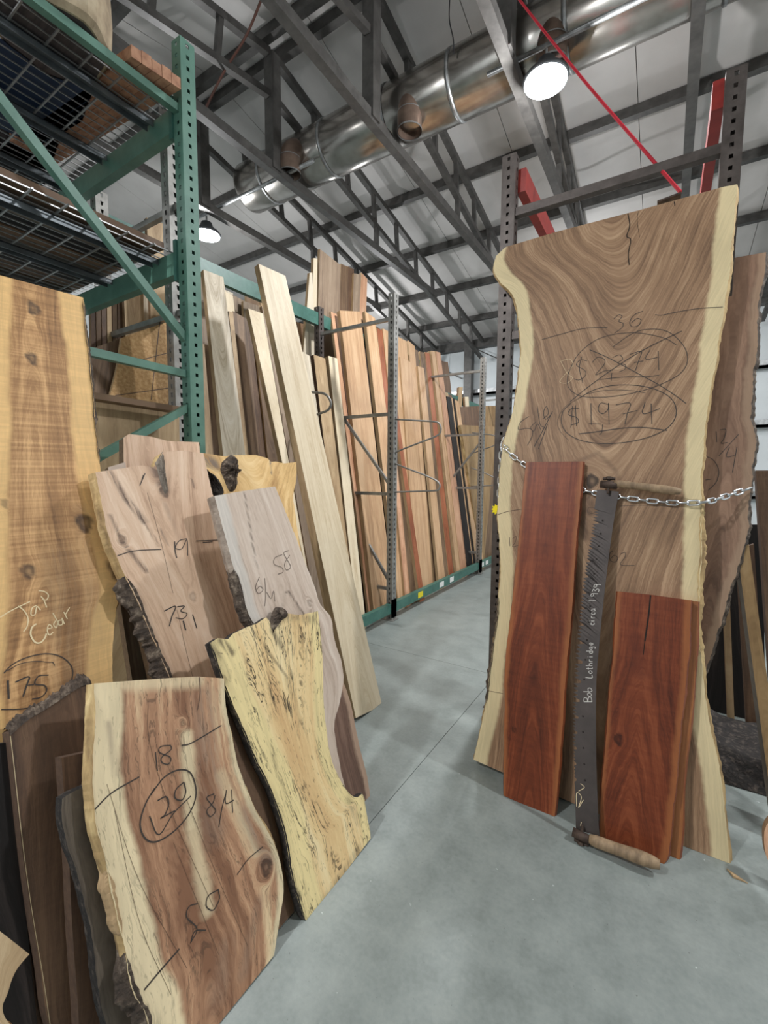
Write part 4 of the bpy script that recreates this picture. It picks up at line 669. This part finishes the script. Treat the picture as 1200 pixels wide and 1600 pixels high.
for a in [('wide grey-brown board high beside the green post', (305, 402), (317, 407), (332, 545), (305, 545), .45, 'purple'), ('dark brown live edge board just right of the green post', (320, 538), (336, 542), (362, 780), (336, 780), .1, 'brownb'), ('thin pale-edged strip against the green post', (310, 534), (319, 538), (336, 740), (322, 740), .06, 'tan'),
          ('darkest brown board low beside the green post', (311, 600), (326, 600), (350, 790), (322, 790), .2, 'darkw'), ('pale board showing right of the oak plank', (346, 452), (364, 462), (392, 720), (372, 720), .12, 'white'), ('thin yellow-edged strip right of the oak plank', (357, 486), (364, 488), (392, 740), (385, 740), .06, 'tan'),
          ('mid brown board with white sticker, behind the oak plank', (364, 486), (385, 498), (414, 800), (392, 800), .1, 'brownb'), ('dark brown wide board left of the yellow-stained plank', (384, 499), (406, 512), (440, 800), (410, 800), .14, 'darkw'), ('brown board in shadow under the yellow-stained plank', (399, 540), (414, 548), (450, 800), (428, 800), .12, 'brownb'),
          ('pale grey board top under the green beam, left', (350, 452), (364, 458), (380, 600), (352, 600), .5, 'white2'), ('purple-grey board top under the green beam, left of the brown one', (363, 460), (385, 472), (400, 620), (366, 620), .42, 'purple'), ('brown board top under the green beam, middle', (385, 460), (407, 470), (420, 620), (388, 620), .5, 'brownb'),
          ('grey board top under the green beam, right of the brown one', (380, 470), (405, 478), (416, 620), (384, 620), .36, 'purple'), ('tan board top under the green beam beside the tallest plank', (404, 466), (416, 472), (430, 620), (408, 620), .5, 'tan'),
          ('dark panel hanging behind the beam right of the tallest plank', (455, 500), (491, 512), (500, 720), (455, 720), .5, 'brownb'), ('white plank peeking right of the tallest plank', (467, 547), (484, 556), (530, 880), (508, 880), .0, 'white2'),
          ('pale plank with dark olive edge, right of the tallest plank', (490, 554), (508, 560), (558, 975), (540, 975), -.02, 'tan'), ('pale square-topped plank beside the curved divider hoop', (513, 556), (527, 560), (571, 968), (558, 968), -.03, 'white'), ('pinkish strip left of the darkest gap in the near bay', (517, 487), (526, 491), (590, 950), (576, 955), .05, 'pinkb'),
          ('dark brown board in shadow left of the wide blonde board', (524, 493), (537, 499), (598, 948), (585, 955), .04, 'darkw'), ('broad blonde board carrying the shadow of the perforated post', (531, 485), (563, 487), (616, 945), (584, 952), .0, 'blonde'), ('blonde board with dark stamped edge, left of the perforated post', (570, 486), (586, 497), (640, 938), (622, 942), .0, 'blonde'),
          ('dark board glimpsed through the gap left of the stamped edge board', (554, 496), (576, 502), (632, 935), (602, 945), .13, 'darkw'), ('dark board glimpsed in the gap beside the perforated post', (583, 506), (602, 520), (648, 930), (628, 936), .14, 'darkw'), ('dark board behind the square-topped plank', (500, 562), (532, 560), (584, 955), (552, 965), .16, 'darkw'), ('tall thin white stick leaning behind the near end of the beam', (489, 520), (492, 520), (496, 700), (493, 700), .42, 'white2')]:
    board(a[0], a[1], a[2], a[3], a[4], P(a[5]), .045 if a[6] in ('tan', 'blonde', 'white') else .028, a[6], 'enddark' if a[6] in ('tan', 'darkw') else 'endpale', group=G1)
for a in [('blonde board with reddish edge passing behind the perforated post', (598, 513), (635, 533), (668, 925), (640, 934), .02, 'blonde'), ('reddish-brown edge board left of the perforated post', (589, 513), (599, 516), (640, 932), (632, 935), .03, 'redb'), ('wide blonde board with dark knot right of the perforated post', (625, 558), (642, 566), (673, 908), (652, 916), .0, 'blonde'),
          ('narrow red-brown strip crossing low right of the perforated post', (616, 640), (621, 638), (661, 918), (654, 921), -.06, 'redb'), ('pink-tan strip low right of the perforated post', (611, 690), (617, 690), (641, 930), (633, 933), -.03, 'pinkb'), ('brown strip low between the pink-tan and red strips', (616, 700), (623, 700), (653, 924), (642, 929), -.02, 'brownb'),
          ('dark reddish board low behind the perforated post foot', (600, 740), (612, 740), (634, 935), (620, 940), .02, 'redb'), ('light strip right of the knotty blonde board', (638, 532), (648, 541), (676, 906), (668, 909), .02, 'blonde'), ('dark brown strip right of the light strip', (647, 545), (653, 548), (686, 903), (678, 906), .05, 'brownb'),
          ('short-topped blonde board in the middle bay', (653, 572), (662, 575), (695, 899), (685, 903), -.01, 'blonde'), ('first of three brown boards in the middle bay, next to the short blonde board', (656, 549), (665, 552), (702, 895), (693, 899), .04, 'brownb'), ('second of three brown boards in the middle bay', (664, 550), (671, 552), (708, 892), (701, 896), .03, 'redb'),
          ('third of three brown boards in the middle bay, next to two blonde boards', (670, 549), (676, 553), (715, 888), (707, 892), .04, 'brownb'), ('slim blonde board, left of the last tall pair in the middle bay', (674, 548), (680, 549), (720, 886), (713, 889), .0, 'blonde'), ('last tall blonde board before the black-edged slabs', (681, 549), (688, 551), (729, 878), (719, 884), -.01, 'pinkb'),
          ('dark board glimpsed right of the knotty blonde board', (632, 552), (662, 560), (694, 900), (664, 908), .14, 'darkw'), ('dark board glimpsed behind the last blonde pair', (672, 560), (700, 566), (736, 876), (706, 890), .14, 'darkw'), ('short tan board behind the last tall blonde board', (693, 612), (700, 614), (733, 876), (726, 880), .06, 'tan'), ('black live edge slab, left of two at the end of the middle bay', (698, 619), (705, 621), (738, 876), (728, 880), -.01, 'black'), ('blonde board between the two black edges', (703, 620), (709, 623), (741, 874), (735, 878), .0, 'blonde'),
          ('black edge board, right of two at the end of the middle bay', (708, 622), (713, 624), (745, 872), (740, 875), -.01, 'black'), ('blonde board just left of the far perforated post', (711, 624), (717, 628), (754, 868), (743, 873), -.02, 'blonde')]:
    board(a[0], a[1], a[2], a[3], a[4], P(a[5]), .04, a[6], 'endpale' if a[6] != 'black' else 'barkdark', group=G2)
G3 = 'slabs in the far bay of the lumber rack'
slab('olive_slab', 'broad olive-brown slab with pale live edge in the far bay', 'wood slab', P(.0, .2), [(719, 664), (726, 700), (740, 800), (752, 876)], [(781, 667), (775, 720), (768, 750), (763, 806), (757, 872)], None, None, .05, 'olive', 'barksap', res=.03, sap=(0, .05), live=(0, .004), group=G3)
for a in [('dark brown slab top behind the broad olive slab', (715, 636), (757, 634), (770, 860), (740, 870), .12, 'darkw'), ('streaked slab top behind the olive slab, next to the dark one', (757, 634), (783, 634), (786, 850), (765, 862), .14, 'olive'), ('brown slab beyond the olive slab at the tall slab edge', (775, 668), (790, 668), (785, 862), (757, 868), .05, 'brownb'),
          ('thin pale stick standing in the far bay', (726, 620), (732, 620), (736, 680), (730, 680), .2, 'white'), ('pale stick leaning from the far green beam', (717, 605), (723, 605), (720, 660), (714, 660), .25, 'tan')]:
    board(a[0], a[1], a[2], a[3], a[4], P(a[5], .2), .04, a[6], 'end', group=G3)
G4 = 'tall boards standing up past the top rack beam'
Q = lambda o: PX(-3.36-o, .02)
for a in [('white edged narrow board, leftmost above the green beam', (484, 426), (488, 426), (492, 520), (478, 500), 0, 'white2'), ('pale narrow board, second from left above the green beam', (490, 403), (496, 404), (494, 520), (487, 515), .03, 'white'), ('widest brown board rising above the green beam', (500, 389), (532, 414), (530, 530), (496, 510), .06, 'purple'),
          ('brown board right of the widest one above the beam', (533, 412), (544, 417), (542, 540), (529, 530), .1, 'brownb'), ('dark brown board, third from right above the beam', (544, 416), (553, 421), (550, 540), (540, 535), .13, 'darkw'), ('grey-brown board, second from right above the beam', (553, 427), (564, 429), (560, 540), (549, 540), .1, 'purple'), ('rightmost brown board rising above the beam', (565, 426), (574, 436), (570, 540), (559, 540), .12, 'pinkb')]:
    board(a[0], a[1], a[2], a[3], a[4], Q(a[5]), .035, a[6], 'endpale', group=G4)
# ------------------------------------------------------------------ inside the green rack
ply = slab('plywood_sheet', 'olive plywood sheet with oval grain standing low inside the green rack', 'plywood', PX(-2.32, .06), [(95, 617), (90, 800)], [(280, 644), (282, 800)], None, None, .03, 'ply', 'enddark', res=.02, curve=False, cath=[(.3, .3, .05)])
sb = slab('strand_board', 'strand board panel with pencilled cross lines tilted inside the green rack', 'panel', PX(-2.38, .1), [(190, 528), (183, 575), (172, 617)], [(286, 494), (276, 560), (262, 633)], None, [(172, 617), (262, 633)], .02, 'osb', 'endpale', res=.03, curve=False)
strokes(sb, [[(250, 500), (236, 625)], [(200, 568), (275, 548)], [(180, 618), (265, 606)]], (0, 0, 1), .006, 'brownink', 'pencil_lines')
slab('brown_panel', 'smooth brown panel left of the strand board inside the green rack', 'panel', PX(-2.42, .1), [(100, 560), (100, 610)], [(196, 526), (180, 625)], None, [(100, 610), (180, 625)], .02, 'brownb', 'enddark', res=.03, curve=False)
board('dark board upright right of the strand board inside the green rack', (262, 470), (292, 470), (290, 660), (262, 660), PX(-2.75, .03), .03, 'darkw', 'end')
board('pale strip upright between the strand board and the green post', (281, 500), (287, 500), (287, 660), (281, 660), PX(-2.7, .03), .03, 'tan', 'end')
tag(MB().bar(atX(95, 612, -2.36), atX(278, 641, -2.36), .09, .03).obj('ledge_board', MT['brownb']), 'dark ledge board under the strand board inside the green rack', 'board')
GB = 'dark boards upright behind the green rack'
for i in range(7):
    x = 142+i*8.4; m_ = ('darkw', 'brownb', 'darkw', 'tan', 'brownb', 'darkw', 'brownb')[i]
    board(('first', 'second', 'third', 'fourth', 'fifth', 'sixth', 'seventh')[i]+' upright board from the left, seen under the lower green beam', (x, 484-i*2.5), (x+7, 482-i*2.5), (x+9, 640), (x+2, 640), PX(-3.1, .03), .03, m_, 'end', group=GB)
board('cream board under the lower green beam, left of two', (194, 462), (224, 452), (228, 640), (200, 640), PX(-3.05, .03), .03, 'tan', 'end', group=GB)
board('cream board under the lower green beam, right of two', (224, 452), (246, 446), (250, 640), (228, 640), PX(-3.08, .03), .03, 'white2', 'end', group=GB)
board('blonde board end standing high behind the grey perforated post', (229, 340), (257, 350), (260, 520), (236, 500), PX(-2.95, .03), .03, 'tan', 'end')
# goods on the rack's wire shelves
zt = 3.325
def onshelf(name, label, cat, px, h, mat, z=zt, group=None):
    q = [atZ(x, y, z) for x, y in px]; n = len(q); V = [tuple(p) for p in q]+[tuple(p+np.array([0, 0, h])) for p in q]
    return tag(MB().add(V, [tuple(range(n))[::-1], tuple(range(n, 2*n))]+[(i, (i+1) % n, n+(i+1) % n, n+i) for i in range(n)]).obj(name, mat), label, cat, group)
c0, c1, c2, c3 = [atZ(x, y, zt) for x, y in ((205, 88), (283, 140), (118, 258), (40, 205))]
for k in range(5):
    a, b = c0+(c1-c0)*(k+.03)/5, c0+(c1-c0)*(k+.97)/5; d_ = (c3-c0)*1.35; V = [a, b, b+d_, a+d_]; V = [tuple(p) for p in V]+[tuple(p+np.array([0, 0, .05+.006*(k % 2)])) for p in V]
    tag(MB().add(V, [(3, 2, 1, 0), (4, 5, 6, 7), (0, 1, 5, 4), (1, 2, 6, 5), (2, 3, 7, 6), (3, 0, 4, 7)]).obj('rough_plank', 'pinkb2'), ('outermost', 'second', 'middle', 'fourth', 'innermost')[k]+' rough reddish plank lying on the top wire shelf, counted from the aisle end', 'plank', 'rough reddish planks on the top shelf')
lc = (-2.3, .96, zt); lg = tag(empty('log_section', (lc[0], lc[1], zt)), 'thick round log section resting on the top wire shelf', 'log'); rng = random.Random(8); V = []
for k, (z, rr) in enumerate(((0, .2), (.02, .22), (.15, .23), (.35, .225), (.5, .22), (.52, .2))):
    for i in range(40): t = i*math.pi/20; q = rr*(1+.05*math.sin(3*t+1)+.03*math.sin(7*t)+.012*rng.random()); V.append((q*math.cos(t), q*math.sin(t), z))
MB().add(V, [tuple(range(40))[::-1], tuple(range(200, 240))]+[(k*40+i, k*40+(i+1) % 40, (k+1)*40+(i+1) % 40, (k+1)*40+i) for k in range(5) for i in range(40)]).obj('trunk', plain('log_bark', (120, 104, 84), (164, 148, 122), rough=.9, scale=9, bump=.6, c3=(190, 176, 150)), lg)
V = [(x*.96, y*.96, -.001) for x, y, z in V[:40]]; MB().add(V, [tuple(range(40))[::-1]]).obj('cut_face', plain('grey_cut_wood', (62, 54, 56), (92, 82, 80), rough=.85, scale=7, stretch=(1, 6, 1)), lg)
onshelf('plastic_tote', 'dark blue plastic tote beside the log on the top shelf', 'tote', [(-60, 60), (40, 60), (150, 130), (128, 190), (60, 230), (-60, 170)], .3, 'blue')
onshelf('plastic_tote', 'black tote deep on the top shelf behind the blue one', 'tote', [(-60, 190), (55, 240), (100, 200), (70, 290), (20, 300), (-60, 270)], .3, 'black')
zl = 2.645
for k in range(9):
    a = atZ(262-k*33, 398-k*3, zl); b0 = XA-.12-k*.14
    tag(MB().box(b0-.125, b0, YA0+.02, YA1-.06, zl, zl+.035+.012*(k % 3)).obj('stacked_board', ('darkw', 'weather', 'black')[k % 3]), 'grey-brown board lying on the lower wire shelf, '+('nearest the green post', 'second from the post', 'third from the post', 'fourth from the post', 'fifth from the post', 'sixth from the post', 'seventh from the post', 'eighth from the post', 'farthest from the post')[k], 'board', 'boards lying on the lower wire shelf')
